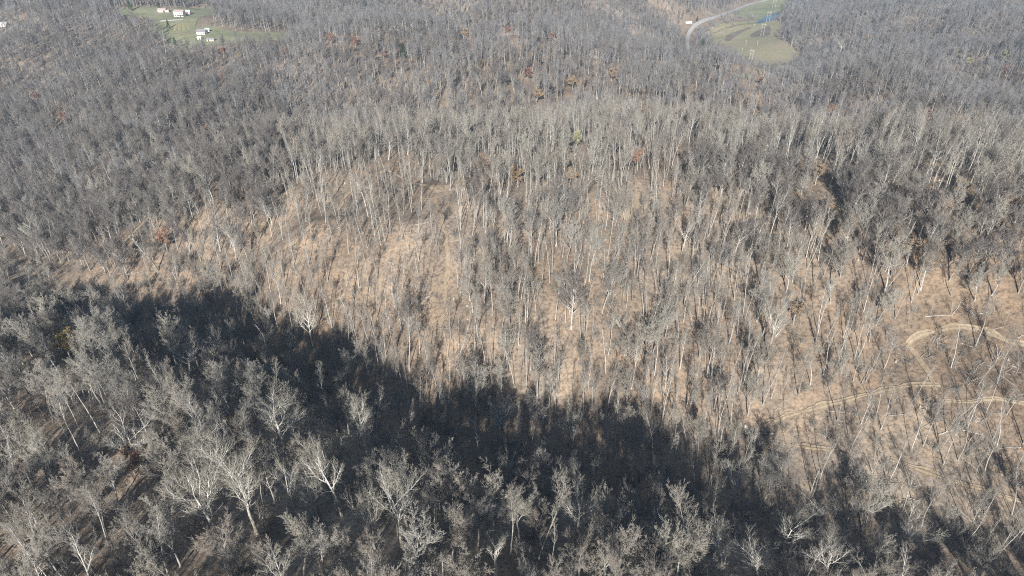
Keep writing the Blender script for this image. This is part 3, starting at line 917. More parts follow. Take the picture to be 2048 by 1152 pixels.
HERO_FORMS = {
 'syc_low': [lambda s=s: sycamore(s, trunk_top=.6, lstart=.42, langle=(.5, 1.15), lratio=.42, limbs=9) for s in (11, 12, 13)],
 'syc_fan': [lambda s=s: sycamore(s, trunk_top=.5, lstart=.38, langle=(.25, .75), lratio=.55, limbs=9, lup=.08) for s in (21, 22, 23)],
 'syc_tall': [lambda s=s: sycamore(s, trunk_top=.72, lstart=.40, langle=(.35, .8), lratio=.38, limbs=12, lup=.16, r0=.34) for s in (31, 32, 33)],
 'syc_wide': [lambda s=s: sycamore(s, trunk_top=.55, lstart=.45, langle=(.7, 1.25), lratio=.50, limbs=9, lup=.13) for s in (41, 42, 43)],
}
landmarks = []
used = {}
hr = np.random.default_rng(99)
def snag_meshes(seed):
    rng = np.random.default_rng(seed)
    parts, sides = tree_parts(seed, H=17, trunk_top=.97, r0=.26, limbs=6, lstart=.45, lend=.95, langle=(.5, 1.0), lratio=.2, lup=.05, n2=3, r2=.4, n3=1, r3=.3, n4=0, lean=.12, wob=.09, sides=(7, 5, 4, 3), lwob=.2)
    t, c = tree_meshes("snag", parts, sides, M['sycamore'], M['twig_pale'])
    return t, c, top_of(parts), width_of(parts)
def pine_meshes(seed):
    rng = np.random.default_rng(seed)
    H = 17.
    P = np.zeros((1, 8, 3)); P[0, :, 2] = np.linspace(-.5, H, 8)
    r = np.linspace(.28, .04, 8)[None]
    l1 = grow(rng, (P, r, np.array([H])), 46, (.12, .99), (1.2, 1.6), .30, 4, .03, .06, .3, .88)
    l2 = grow(rng, l1, 7, (.2, 1), (.5, 1.), .35, 3, .02, .1, .5, .3)
    A = Build(); B = Build()
    A.add(*tubes(P, r, 6), 0)
    B.add(*tubes(l1[0], l1[1], 3), 0)
    B.add(*leaves(rng, l2, 12, .30), 1)
    return A.mesh("pine_trunk", [M['bark']]), B.mesh("pine_crown", [M['bark'], M['needle']]), H, width_of({'3': l2})
LEAFM = {'yellow': 'yellow_leaf', 'tan': 'tan_leaf', 'orange': 'orange_leaf', 'russet': 'russet', 'red': 'red_leaf', 'ochre': 'orange_leaf', 'lime': 'lime_leaf', 'brown': 'brown_leaf'}
NAMES = {'snag': ('dead_tree', 'dead tree', 'dead snags'), 'pine': ('pine_tree', 'pine tree', 'evergreens')}
hero_xy = []
for hi, (kind, u, vb, vt, wpx, label, short) in enumerate(HEROES):
    p, h = base_and_height(u, vb, vt)
    dd = np.linalg.norm(p - CAM)
    w = wpx*dd/F_PX if wpx else None
    k = used.get(kind, 0); used[kind] = k+1
    if kind.startswith('syc'):
        forms = HERO_FORMS[kind]
        e = lib("%s%d" % (kind, k % len(forms)), forms[k % len(forms)], M['sycamore'], M['twig_pale'])
        o = plant("sycamore_tree", e, p, h, w, hr.uniform(0, 6.28)); tag(o, label, "tree", "pale barked trees")
    elif kind == 'snag':
        key = "snag%d" % (k % 3)
        if key not in LIB: LIB[key] = snag_meshes(60 + k)
        o = plant("dead_tree", LIB[key], p, h, None, hr.uniform(0, 6.28)); tag(o, label, "dead tree", "dead snags")
    elif kind == 'pine':
        key = "pine%d" % (k % 2)
        if key not in LIB: LIB[key] = pine_meshes(70 + k)
        o = plant("pine_tree", LIB[key], p, max(h, 9), None, hr.uniform(0, 6.28)); tag(o, label, "pine tree", "evergreens")
    else:
        e = lib("leafy_%s%d" % (kind, k % 2), lambda: leafy(80 + len(LIB)), M['bark'], M['twig'], M[LEAFM[kind]])
        nm = "oak_tree" if kind in ('russet', 'red', 'brown', 'orange', 'ochre') else "leafy_tree"
        o = plant(nm, e, p, max(h*1.12, 8), w*1.15, hr.uniform(0, 6.28)); tag(o, label, "tree", "trees still in leaf")
    landmarks.append((p, short, u, vb)); hero_xy.append(p[:2])
hero_xy = np.array(hero_xy)

# keep scattered trees off the landmark trees
ok = np.ones(N, bool)
for q, (p, s, u, v) in zip(hero_xy, landmarks):
    rad = 5.6 if v > 600 else (3.2 if v > 400 else 2.0)
    ok &= ((XY[:, 0]-q[0])**2 + (XY[:, 1]-q[1])**2) > rad**2
# the open ground seen between the woods: no tree stands where it would hide it
hh = 17.0
Ut, Vt, _ = project(np.column_stack([XY, Zt + hh]))
for poly, fr in ((FARM, (.2, .4, .62)), (LOWER, (.25, .5, .75)), (UPPER, (.25, .5, .75)), (MEADOW, (.3, .6, .9)), (creek_pix, (.3, .6, .9)), (ROAD_VIEW, (.4, .7, .95))):
    for f in fr:
        ok &= ~inside(poly, U + (Ut-U)*f, V + (Vt-V)*f)
# the landmark trees stand clear of the trees just before them
for (kind, u, vb, vt, wpx, label, short) in HEROES:
    if kind == 'pine' and vb < 60: continue
    px = np.abs(V - Vt)
    ok &= ~((np.abs(U - u) < max(wpx, 14)*.42) & (V > vb - 3) & (V - px*.85 < vb - (vb-vt)*.25))
XY, Zt, U, V, D, dist = XY[ok], Zt[ok], U[ok], V[ok], D[ok], dist[ok]
near_side, logged, thinned, cleared, in_frame, lefthill, crest = near_side[ok], logged[ok], thinned[ok], cleared[ok], in_frame[ok], lefthill[ok], crest[ok]
N = len(XY)

# ------------------------------------------------------------------ the forest: variants, then individuals and the mass
VARIANTS = []      # (name, joined mesh, trunk mesh, crown mesh, height)
def variant(key, maker, bark, twig, leafm=None, individual=True):
    parts, sides = maker()
    j = tree_meshes(key, parts, sides, bark, twig, leafm, joined=True)
    tc = tree_meshes(key, parts, sides, bark, twig, leafm) if individual else (None, None)
    VARIANTS.append((key, j, tc[0], tc[1], top_of(parts), width_of(parts)))
    return len(VARIANTS)-1
BR = [variant("a_broad%d" % i, lambda: broad(100+i), M['bark'], M['twig_dark_shade' if i in (1, 4) else 'twig']) for i in range(7)]
SL = [variant("b_slender%d" % i, lambda: slender(200+i), M['bark_pale'] if i % 2 else M['bark'], M['twig_warm']) for i in range(7)]
PO = [variant("bb_pole%d" % i, lambda: pole_tree(250+i), M['bark_pale'], M['twig_warm']) for i in range(6)]
FB = [variant("c_farbroad%d" % i, lambda: far_broad(300+i), M['bark_far'], M['twig_dark_shade' if i in (0, 3) else 'twig_far'], None, False) for i in range(5)]
FS = [variant("d_farslender%d" % i, lambda: far_slender(400+i), M['bark_far'], M['twig_dark_shade' if i == 2 else 'twig_far'], None, False) for i in range(5)]
LF = [variant("e_leafy%d" % i, lambda: leafy(500+i, 4, .22), M['bark'], M['twig'], M['brown_leaf' if i else 'russet'], False) for i in range(2)]

rv = R.uniform(0, 1, N)
var = np.zeros(N, int); ht = np.zeros(N)
far = dist > R.uniform(360, 540, N)
isb = (near_side & (rv < .70)) | (~near_side & (rv < np.interp(dist, [330, 560], [.2, .45]))) | (crest & (rv < .65)) | (lefthill & (rv < .6))
isb &= ~(logged | thinned | cleared)
pick = R.integers(0, 1000, N)
var = np.where(far, np.where(isb, np.array(FB)[pick % 5], np.array(FS)[pick % 5]), np.where(isb, np.array(BR)[pick % 7], np.array(SL)[pick % 7]))
shade_toned = (lefthill & (rv*7919 % 1 < .65)) | (cleared & (rv*7919 % 1 < .3)) | (~near_side & (U < 270) & (V > 400) & (V < 600) & (rv*7919 % 1 < .6)) | (crest & (rv*7919 % 1 < .6))        # left side shade put into twig colour; crest trees darkened the same way
var = np.where(shade_toned & far, np.array(FB)[np.array([0, 3])[pick % 2]], var)
var = np.where(shade_toned & ~far, np.array(BR)[np.array([1, 4])[pick % 2]], var)
isb = isb | shade_toned
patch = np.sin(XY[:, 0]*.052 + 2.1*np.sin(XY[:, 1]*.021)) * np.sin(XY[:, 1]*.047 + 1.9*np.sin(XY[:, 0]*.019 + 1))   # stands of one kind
stand = far & ~shade_toned & (patch + R.normal(0, .18, N) > .42)
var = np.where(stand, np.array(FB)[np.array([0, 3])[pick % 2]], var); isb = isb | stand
pale = far & ~stand & ~shade_toned & (patch + R.normal(0, .18, N) < -.35)
var = np.where(pale, np.array(FS)[np.array([0, 1, 3, 4])[pick % 4]], var); isb = isb & ~pale
thin = (~far & ~near_side & ~isb & (rv*613 % 1 < .62)) | (~far & near_side & ~isb & (rv*613 % 1 < .35))
var = np.where(thin, np.array(PO)[pick % 6], var)
ht = np.where(isb, R.uniform(10, 20, N), 9 + 13*R.beta(2.2, 1.5, N))
cut = logged | thinned | cleared
ht[cut] = (8 + 11*R.beta(2.2, 1.4, N))[cut]
short_side = near_side & (U > 1500)
ht[near_side & isb] = (8 + 13*R.beta(1.8, 1.6, N))[near_side & isb]
ht[near_side & isb] *= .92
ht[near_side & (U < 360) & (V < valley_v(U) + 70) & (D > 5)] *= .7
ht[near_side & (U > 850) & (V < valley_v(U) + 110)] *= .74
leafsel = (R.uniform(0, 1, N) < .003) & (dist > 250)
var[leafsel] = np.array(LF)[pick[leafsel] % 2]; ht[leafsel] *= .75
rz = R.uniform(0, 6.28, N)
tx = R.normal(0, .035, N); ty = R.normal(0, .035, N)
H0 = np.array([v[4] for v in VARIANTS])
scl = ht/H0[var]

size_px = ht/np.maximum(dist, 1)
individual = np.zeros(N, bool)
for mask in (isb & ~far & in_frame & ~leafsel & (V < 1180), ~isb & ~far & in_frame & ~leafsel & (V < 1180)):
    ids = np.where(mask)[0]
    ids = ids[np.argsort(-size_px[ids])][:300]
    individual[ids] = True

# labels: what stands nearest
LMX = np.array([l[0] for l in landmarks]); LMN = [l[1] for l in landmarks]
ORD = [w + " " for w in "first second third fourth fifth sixth seventh eighth ninth tenth eleventh twelfth thirteenth fourteenth fifteenth sixteenth seventeenth eighteenth nineteenth twentieth twenty-first twenty-second twenty-third twenty-fourth twenty-fifth twenty-sixth twenty-seventh twenty-eighth twenty-ninth thirtieth".split()]
seen = {}
order = np.where(individual)[0]
order = order[np.argsort(dist[order])]
def describe(i):
    p = np.array([XY[i, 0], XY[i, 1], Zt[i]])
    d = np.linalg.norm(LMX - p, axis=1)
    a, b = np.argsort(d)[:2]
    size = "small" if ht[i] < 13 else ("tall" if ht[i] > 17 else "middling")
    form = "round" if isb[i] else "slender"
    if XY[i, 1] > LMX[a][1] + 2.0: rel = "behind"
    elif XY[i, 1] < LMX[a][1] - 2.0: rel = "before"
    else: rel = "beside"
    key = (size, form, rel, a, b)
    k = seen.get(key, 0); seen[key] = k+1
    o = ORD[min(k, len(ORD)-1)]
    return "%s%s %s bare tree %s the %s, nearing the %s" % (o, size, form, rel, LMN[a], LMN[b])
for i in order:
    v = VARIANTS[var[i]]
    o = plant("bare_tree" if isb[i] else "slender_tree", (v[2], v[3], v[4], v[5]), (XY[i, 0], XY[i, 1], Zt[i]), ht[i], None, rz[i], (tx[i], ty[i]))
    tag(o, describe(i), "tree", "bare trees on the near slope" if near_side[i] else "bare trees on the sunlit slope")

# ------------------------------------------------------------------ masses made of instances on points
def instance_cloud(name, meshes, P, vi, rot, scale, label, cat):
    """one object: geometry nodes place the given meshes on its points"""
    lib_col = bpy.data.collections.new(name + "_kinds")
    for k, me in enumerate(meshes):
        ob = bpy.data.objects.new("%s_kind_%02d" % (name, k), me)
        lib_col.objects.link(ob)
    me = bpy.data.meshes.new(name)
    me.vertices.add(len(P)); me.vertices.foreach_set("co", np.asarray(P, np.float32).ravel())
    a = me.attributes.new("kind_index", 'INT', 'POINT'); a.data.foreach_set("value", np.asarray(vi, np.int32))
    a = me.attributes.new("turn", 'FLOAT_VECTOR', 'POINT'); a.data.foreach_set("vector", np.asarray(rot, np.float32).ravel())
    a = me.attributes.new("size", 'FLOAT_VECTOR', 'POINT'); a.data.foreach_set("vector", np.asarray(scale, np.float32).ravel())
    o = put(name, me)
    ng = bpy.data.node_groups.new(name + "_nodes", 'GeometryNodeTree')
    ng.interface.new_socket("Geometry", in_out='INPUT', socket_type='NodeSocketGeometry')
    ng.interface.new_socket("Geometry", in_out='OUTPUT', socket_type='NodeSocketGeometry')
    n = ng.nodes; l = ng.links
    gi = n.new("NodeGroupInput"); go = n.new("NodeGroupOutput")
    ci = n.new("GeometryNodeCollectionInfo"); ci.inputs["Collection"].default_value = lib_col
    ci.inputs["Separate Children"].default_value = True; ci.inputs["Reset Children"].default_value = True
    ip = n.new("GeometryNodeInstanceOnPoints"); ip.inputs["Pick Instance"].default_value = True
    def named(nm, ty):
        q = n.new("GeometryNodeInputNamedAttribute"); q.data_type = ty; q.inputs["Name"].default_value = nm
        return q.outputs["Attribute"]
    l.new(gi.outputs[0], ip.inputs["Points"]); l.new(ci.outputs[0], ip.inputs["Instance"])
    l.new(named("kind_index", 'INT'), ip.inputs["Instance Index"])
    e2r = n.new("FunctionNodeEulerToRotation")
    l.new(named("turn", 'FLOAT_VECTOR'), e2r.inputs[0]); l.new(e2r.outputs[0], ip.inputs["Rotation"])
    l.new(named("size", 'FLOAT_VECTOR'), ip.inputs["Scale"])
    l.new(ip.outputs[0], go.inputs[0])
    md = o.modifiers.new("scatter", 'NODES'); md.node_group = ng
    return tag(o, label, cat, kind="stuff")

mass = ~individual
wide = np.where(far, R.uniform(.85, 1.35, N), R.uniform(.8, 1.25, N))
instance_cloud("forest", [v[1] for v in VARIANTS], np.column_stack([XY, Zt])[mass], var[mass], np.column_stack([tx, ty, rz])[mass],
               np.column_stack([scl*wide, scl*wide, scl])[mass], "leafless grey forest covering the hills to the far ridges", "forest")

# saplings and brush between the trees
def scatter(n_cell, y0, y1, prob):
    yy = np.arange(y0, y1, n_cell); half = 60 + .8*y1
    X, Y = np.meshgrid(np.arange(-half, half, n_cell), yy)
    X = (X + R.uniform(-.5, .5, X.shape)*n_cell).ravel(); Y = (Y + R.uniform(-.5, .5, Y.shape)*n_cell).ravel()
    m = (np.abs(X) < 60 + .8*np.maximum(Y, 60)) & (R.uniform(0, 1, len(X)) < prob)
    X, Y = X[m], Y[m]
    for P in NO_TREES:
        q = ~inside(P, X, Y); X, Y = X[q], Y[q]
    for C, hw in TRACKS:
        d2 = np.full(len(X), 1e9)
        for c in C[::2]:
            np.minimum(d2, (X-c[0])**2 + (Y-c[1])**2, out=d2)
        q = d2 > (hw*.7)**2; X, Y = X[q], Y[q]
    return X, Y, surf(X, Y)
sap = []
for i in range(4):
    parts, sides = sapling(600+i); sap.append(tree_meshes("sapling%d" % i, parts, sides, M['bark'], M['twig'], joined=True))
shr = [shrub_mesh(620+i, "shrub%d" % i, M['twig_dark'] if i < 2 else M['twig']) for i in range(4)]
X, Y, Z = scatter(3.6, 20, 420, .8)
uu, vv, dd = project_xy(X, Y, Z)
ns = vv > valley_v(uu)
kind = np.where(R.uniform(0, 1, len(X)) < .6, R.integers(0, 4, len(X)), 4 + R.integers(0, 4, len(X)))
s = R.uniform(.4, 1.15, len(X)); s[ns & (kind >= 4)] *= 1.5
drop = inside(THINNED, uu, vv) & (R.uniform(0, 1, len(X)) < .4)
drop |= ns & (R.uniform(0, 1, len(X)) < .2)
q = ~drop
# shade and sun painted into the brush: dark twigs near side, pale beyond, and the bushes between road and field
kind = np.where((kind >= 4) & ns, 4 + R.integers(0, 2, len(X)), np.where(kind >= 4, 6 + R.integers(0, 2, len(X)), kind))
bush = []
for _ in range(150):
    a = (R.uniform(330, 1150), R.uniform(230, 620))
    if inside([(330,430),(560,310),(900,235),(1150,255),(1100,310),(700,385),(540,470),(430,640),(330,600)], np.array([a[0]]), np.array([a[1]]))[0]:
        bush.append(ground_at(*zf([a], 1340, 0, 6.777)[0]))
bush = np.array(bush)
X = np.concatenate([X[q], bush[:, 0]]); Y = np.concatenate([Y[q], bush[:, 1]]); Z = np.concatenate([Z[q], bush[:, 2]])
kind = np.concatenate([kind[q], 6 + R.integers(0, 2, len(bush))]); s = np.concatenate([s[q], R.uniform(1.6, 3.2, len(bush))])
q = np.ones(len(X), bool)
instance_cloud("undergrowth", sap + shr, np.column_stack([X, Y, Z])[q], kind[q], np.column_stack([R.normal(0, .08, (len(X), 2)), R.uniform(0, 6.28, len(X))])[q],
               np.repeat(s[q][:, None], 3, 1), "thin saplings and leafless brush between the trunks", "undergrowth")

# fallen timber and felled tree tops in the cut areas
SLASH = [slash_mesh(700+i, "slash%d" % i) for i in range(5)]
LOGS = [log_mesh(720+i, "log%d" % i) for i in range(5)]
def place_many(poly, n, seed):
    rg = np.random.default_rng(seed)
    a = np.array(poly, float); out = []
    while len(out) < n:
        u = rg.uniform(max(a[:, 0].min(), 0), min(a[:, 0].max(), 2048)); v = rg.uniform(a[:, 1].min(), a[:, 1].max())
        if inside(poly, np.array([u]), np.array([v]))[0]:
            p = ground_at(u, v)
            if min([np.sqrt(((C - p[:2])**2).sum(1)).min() - hw*.6 for C, hw in TRACKS]) > 0: out.append(p)
    return out
def slope_euler(p, rz):
    e = 1.5
    gx = (float(surf(p[0]+e, p[1])) - float(surf(p[0]-e, p[1])))/(2*e); gy = (float(surf(p[0], p[1]+e)) - float(surf(p[0], p[1]-e)))/(2*e)
    nrm = Vector((-gx, -gy, 1)).normalized()
    from mathutils import Quaternion
    qt = Vector((0, 0, 1)).rotation_difference(nrm) @ Quaternion((0, 0, 1), rz)
    return qt.to_euler()
def near_phrase(p, seen_key, noun):
    d = np.linalg.norm(LMX - p, axis=1); a, b = np.argsort(d)[:2]
    rel = "behind" if p[1] > LMX[a][1] + 2 else ("before" if p[1] < LMX[a][1] - 2 else "beside")
    key = (seen_key, rel, a, b); k = seen.get(key, 0); seen[key] = k+1
    return "%s%s %s the %s, nearing the %s" % (ORD[min(k, 29)], noun, rel, LMN[a], LMN[b])
for poly, n, sd in ((LOGGED, 46, 1), (CLEARED, 28, 2), ([(1500,960),(1700,1000),(2040,1060),(2040,1140),(1850,1120),(1650,1060)], 14, 3), (THINNED, 22, 4)):
    rg = np.random.default_rng(sd)
    for p in place_many(poly, n, sd):
        k = rg.integers(0, 5)
        root = bpy.data.objects.new("brush_pile", None); COL.objects.link(root)
        root.location = p; root.rotation_euler = slope_euler(p, rg.uniform(0, 6.28)); root.scale = (rg.uniform(.6, 1.05),)*3
        put("limbs", SLASH[k][0], root); put("twigs", SLASH[k][1], root)
        tag(root, near_phrase(p, "slash", "tangled heap of branches"), "brush pile", "felled tree tops on the cut slopes")
for poly, n, sd in ((LOGGED, 34, 11), (CLEARED, 26, 12), (THINNED, 14, 13), ([(700,800),(900,880),(1150,940),(1350,950),(1300,985),(1100,965),(850,900)], 10, 14)):
    rg = np.random.default_rng(sd)
    for p in place_many(poly, n, sd):
        k = rg.integers(0, 5)
        o = put("fallen_log", LOGS[k]); o.location = p; o.rotation_euler = slope_euler(p, rg.uniform(0, 6.28)); o.scale = (rg.uniform(.6, 1.05),)*3
        tag(o, near_phrase(p, "log", "pale fallen log lying"), "log", "logs lying on the cut slopes")

# sticks, broken branches and stumps littering the open slopes
def stump_mesh(seed):
    rng = np.random.default_rng(seed); m = 9
    P = np.array([[(0, 0, -.2), (0, 0, .12), (rng.normal(0, .02), 0, .55)]]); B = Build()
    V, F = tubes(P, np.array([[.42, .30, .26]]), m, False); B.add(V, F, 0); B.add(V[-m:], [np.arange(m)[None]], 0)
    return B.mesh("stump", [M['dead_wood']])
X, Y, Z = scatter(4.4, 90, 340, .8)
uu, vv, dd = project_xy(X, Y, Z)
q = (vv < valley_v(uu) - 5) | inside(LOGGED, uu, vv)
q &= (R.uniform(0, 1, len(X)) < np.where(inside(LOGGED, uu, vv) | inside(THINNED, uu, vv) | inside(CLEARED, uu, vv), 1.0, .55))
X, Y, Z = X[q], Y[q], Z[q]
kinds = [SLASH[0][1], SLASH[1][1], SLASH[2][1], LOGS[0], LOGS[2], stump_mesh(1)]
k = R.choice(6, len(X), p=[.24, .24, .22, .10, .10, .10])
sz = np.where(k < 3, R.uniform(.16, .45, len(X)), np.where(k < 5, R.uniform(.2, .5, len(X)), R.uniform(.5, 1.1, len(X))))
instance_cloud("fallen_branches", kinds, np.column_stack([X, Y, Z + .02]), k, np.column_stack([R.normal(0, .12, (len(X), 2)), R.uniform(0, 6.28, len(X))]), np.repeat(sz[:, None], 3, 1),
               "broken branches, sticks and stumps littering the sunlit slope", "fallen branches")

# ------------------------------------------------------------------ farm buildings
def box(B, x0, x1, y0, y1, z0, z1, mi=0):
    V = np.array([(x, y, z) for z in (z0, z1) for y in (y0, y1) for x in (x0, x1)], float)
    F = np.array([[0, 2, 3, 1], [4, 5, 7, 6], [0, 1, 5, 4], [2, 6, 7, 3], [0, 4, 6, 2], [1, 3, 7, 5]])
    B.add(V, [F], mi)
def box_mesh(name, dims, mat):
    B = Build(); box(B, *dims); return B.mesh(name, [mat], smooth=False)
def building(name, u, v, w, d, h, rise, rz, wall, roof, label, cat, windows=(), doors=(), annex=None, porch=False, px=None):
    """w along local x (ridge direction), d along local y, facing -y; gable roof"""
    p = ground_at(u, v)
    root = bpy.data.objects.new(name, None); COL.objects.link(root)
    root.location = (p[0], p[1], p[2] + .2); root.rotation_euler = (0, 0, rz)
    if px: root.scale = (px*np.linalg.norm(p - CAM)/F_PX/w,)*3
    B = Build()
    V = np.array([(-w/2, 0, -1.5), (w/2, 0, -1.5), (w/2, d, -1.5), (-w/2, d, -1.5), (-w/2, 0, h), (w/2, 0, h), (w/2, d, h), (-w/2, d, h), (-w/2, d/2, h+rise), (w/2, d/2, h+rise)], float)
    B.add(V, [np.array([[0, 1, 5, 4], [1, 2, 6, 5], [2, 3, 7, 6], [3, 0, 4, 7]]), np.array([[4, 7, 8], [6, 5, 9]])[:, ::-1]], 0)
    put("wall", B.mesh("wall", [wall], False), root)
    ov = .5; t = .18
    def slope(sgn):
        B = Build()
        y_e = -ov if sgn < 0 else d+ov
        ze = h - ov*rise/(d/2); zr = h+rise
        V = np.array([(-w/2-ov, y_e, ze), (w/2+ov, y_e, ze), (w/2+ov, d/2, zr), (-w/2-ov, d/2, zr)])
        V2 = V + np.array([0, 0, t]); V = V + np.array([0, 0, .03])
        B.add(np.vstack([V, V2]), [np.array([[0, 3, 2, 1], [4, 5, 6, 7], [0, 1, 5, 4], [1, 2, 6, 5], [2, 3, 7, 6], [3, 0, 4, 7]])], 0)
        return B.mesh("roof", [roof], False)
    put("roof", slope(-1), root); put("roof", slope(1), root)
    for (wx, wz, ww, wh) in windows:
        f = put("window", box_mesh("window", (wx-ww/2-.12, wx+ww/2+.12, -.06, .05, wz-wh/2-.12, wz+wh/2+.12), M['white_wall']), root)
        put("pane", box_mesh("pane", (wx-ww/2, wx+ww/2, -.10, .03, wz-wh/2, wz+wh/2), M['window']), f)
    for (dx, dw, dh) in doors:
        put("door", box_mesh("door", (dx-dw/2, dx+dw/2, -.07, .05, 0, dh), M['door']), root)
    if annex:
        ax0, ax1, ad, ah = annex
        put("annex", box_mesh("annex", (ax0, ax1, .4, ad, -1.5, ah), wall), root)
        put("annex_roof", box_mesh("annex_roof", (ax0-.002 if ax0 > 0 else ax0-.3, ax1+.3, .1, ad+.3, ah+.003, ah+.25), roof), root)
    if porch:
        put("porch_roof", box_mesh("porch_roof", (-w*.1, w/2, -2.6, -.02, 2.5, 2.7), roof), root)
        for px in (-w*.08, w*.2, w*.48):
            put("post", box_mesh("post", (px-.1, px+.1, -2.5, -2.3, -.5, 2.497), M['white_wall']), root)
    return tag(root, label, cat, "farm buildings")
building("barn", 324, 25, 10.5, 6, 3.8, 1.2, .05, M['cream_wall'], M['pink_roof'], "long cream barn with faded red roof and a lean-to", "barn", windows=((-3, 2, 1, 1), (0, 2, 1, 1)), doors=((3, 2.4, 2.6),), annex=(5.25, 9, 6, 2.6), px=13)
building("farmhouse", 358, 34, 12.5, 7, 5.8, 1.7, -.12, M['white_wall'], M['pink_roof'], "two storey white farmhouse with faded red roof and porch", "house",
         windows=((-4.3, 1.5, 1, 1.4), (-1.9, 1.5, 1, 1.4), (-4.3, 4.2, 1, 1.4), (-1.4, 4.2, 1, 1.4), (1.5, 4.2, 1, 1.4), (4.4, 4.2, 1, 1.4)), doors=((2, 1.1, 2.1),), porch=True, px=17)
building("garage", 375, 29, 5.5, 5, 2.8, 1.4, 0, M['white_wall'], M['white_roof'], "small white garage beside the farmhouse", "garage", doors=((0, 2.8, 2.2),), px=8)
building("house", 402, 70, 9.5, 7, 3.2, 1.8, -.1, M['white_wall'], M['grey_roof'], "white one storey house with grey roof below the garden rows", "house", windows=((-3, 1.5, 1.1, 1.2), (3, 1.5, 1.1, 1.2)), doors=((.3, 1, 2.1),), px=15)
building("shed", 399, 80, 3.6, 3, 2.3, .8, 0, M['white_wall'], M['white_roof'], "tiny white shed on the lawn below the house", "shed", doors=((0, 1.1, 1.9),), px=6)
building("long_shed", 421, 83, 8, 4, 2.2, 1.0, .1, M['white_wall'], M['grey_roof'], "low pale shed at the bottom of the farm lawn", "shed", doors=((-2, 1.4, 1.9),), windows=((2, 1.3, .9, .8),), px=12)
building("shed", 415, 64, 4.5, 4, 2.4, .9, .2, M['white_wall'], M['pool'], "small shed with pale green roof behind the grey roofed house", "shed", doors=((0, 1.2, 1.9),), px=7)
building("house", 5, 54, 9, 7, 2.8, 1.8, .1, M['white_wall'], M['white_roof'], "white house half cut by the edge on the far ridge", "house", windows=((-2.6, 1.5, 1, 1), (2.6, 1.5, 1, 1)), doors=((0, 1, 2.1),), px=12)
building("cabin", 1683, 146, 7, 5, 2.4, 1.5, .2, M['cream_wall'], M['white_roof'], "small pale roofed cabin among trees beyond the second hillside", "cabin", windows=((-2, 1.4, .9, .9),), doors=((1.4, 1, 2),), px=9)
building("roadside_building", 1378, 48, 16, 8, 3, 1.5, .35, M['white_wall'], M['white_roof'], "long white building in trees beside the road", "building", windows=((-4, 1.5, 1.1, 1.1), (0, 1.5, 1.1, 1.1)), doors=((4.5, 2, 2.2),), px=12)

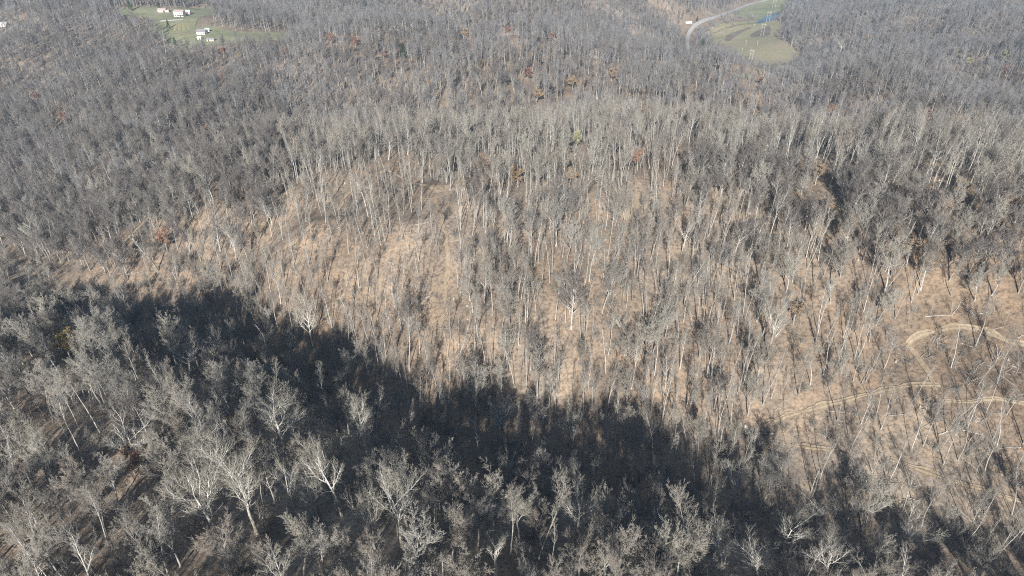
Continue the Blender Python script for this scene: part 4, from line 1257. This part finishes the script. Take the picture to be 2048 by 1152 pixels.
# ------------------------------------------------------------------ power line in the creek valley
def tube_mesh(name, a, b, r0, r1, mat, m=8):
    P = np.array([[a, ((np.array(a)+np.array(b))/2).tolist(), b]], float); B = Build()
    V, F = tubes(P, np.array([[r0, (r0+r1)/2, r1]]), m, False)
    B.add(V, F, 0); B.add(V[-m:], [np.arange(m)[None]], 0)
    return B.mesh(name, [mat])
line_pts = []
for k, (u, v, hpx, lab) in enumerate([(1500.5,124,22,"nearest twin pole power frame at the lower edge of the tan field"), (1523.7,72,22,"twin pole power frame on the green strip below the creek"),
                                    (1535,45,19,"twin pole power frame standing before the blue water"), (1547,17,19,"twin pole power frame in the green field beyond the water")]):
    p = ground_at(u, v); dd = np.linalg.norm(p-CAM)
    h = hpx*dd/F_PX/.97; wdt = 4.6*dd/F_PX
    root = bpy.data.objects.new("power_pole_frame", None); COL.objects.link(root); root.location = p; root.rotation_euler = (0, 0, -.35)
    for s in (-1, 1):
        put("pole", tube_mesh("pole", (s*wdt/2, 0, -1), (s*wdt/2, 0, h), .27, .19, M['pole']), root)
        put("brace", tube_mesh("brace", (s*wdt/2, .35, h*.52), (-s*wdt/2, .35 if s > 0 else -.35, h*.74), .10, .10, M['pole'], 5), root)
    put("crossarm", box_mesh("crossarm", (-wdt*.95, wdt*.95, -.42, -.32, h*.88, h*.88+.4), M['pole']), root)
    for x in (-.9, 0, .9):
        put("insulator", tube_mesh("insulator", (x*wdt, -.37, h*.88-1.6), (x*wdt, -.37, h*.88-.01), .12, .08, M['pole'], 6), root)
    tag(root, lab, "power pole", "power line frames in the valley")
    line_pts.append([np.array([p[0]+x*wdt*math.cos(-.35), p[1]+x*wdt*math.sin(-.35)-.37, p[2]+h*.88-1.65]) for x in (-.9, 0, .9)])
for k in range(3):
    for w in range(3):
        a, b = line_pts[k][w], line_pts[k+1][w]
        t = np.linspace(0, 1, 14)[:, None]
        Q = a*(1-t) + b*t; Q[:, 2] -= 4.5*4*(t*(1-t))[:, 0]*.8
        B = Build(); V, F = tubes(Q[None], np.full((1, 14), .035), 4, False); B.add(V, F, 0)
        tag(put("power_line", B.mesh("power_line", [M['pole']])), "%s wire of the %s span of the valley power line" % (["first", "middle", "last"][w], ["near", "middle", "far"][k]), "wire", "power line wires")
for u, v, hpx, lab in [(1491,90,9,"short single pole in the tan field, second from the forest"), (1514,92,10,"short single pole beside the green strip"), (1507.5,57,8,"short single pole near the dark creek bed"), (1483,107,10,"short single pole at the edge of the scrub"),]:
    p = ground_at(u, v); dd = np.linalg.norm(p-CAM); h = hpx*dd/F_PX
    root = bpy.data.objects.new("utility_pole", None); COL.objects.link(root); root.location = p
    put("pole", tube_mesh("pole", (0, 0, -1), (0, 0, h), .24, .16, M['pole']), root)
    put("crossarm", box_mesh("crossarm", (-1.2, 1.2, -.30, -.20, h-1.0, h-.8), M['pole']), root)
    tag(root, lab, "utility pole", "single poles in the field")

# ------------------------------------------------------------------ haze
hm = bpy.data.materials.new("haze"); hm.use_nodes = True
hn = hm.node_tree.nodes; hl = hm.node_tree.links
for nd in list(hn):
    if nd.type == 'BSDF_PRINCIPLED': hn.remove(nd)
pv = hn.new("ShaderNodeVolumePrincipled")
pv.inputs["Color"].default_value = (.56, .76, 1.0, 1)
pv.inputs["Density"].default_value = .00017
pv.inputs["Anisotropy"].default_value = 0.0
hl.new(pv.outputs[0], hn["Material Output"].inputs["Volume"])
zlo = float(ZZ.min()) - 1.5
B = Build(); box(B, -3300, 3300, -900, 5100, zlo, 345.0)
hz = tag(put("haze", B.mesh("haze", [hm], False)), "thin pale blue haze filling the air over the valley", "haze", kind="stuff")
print("trees", N, "individual", int(individual.sum()), "zmin", zlo, "zmax", float(ZZ.max()))
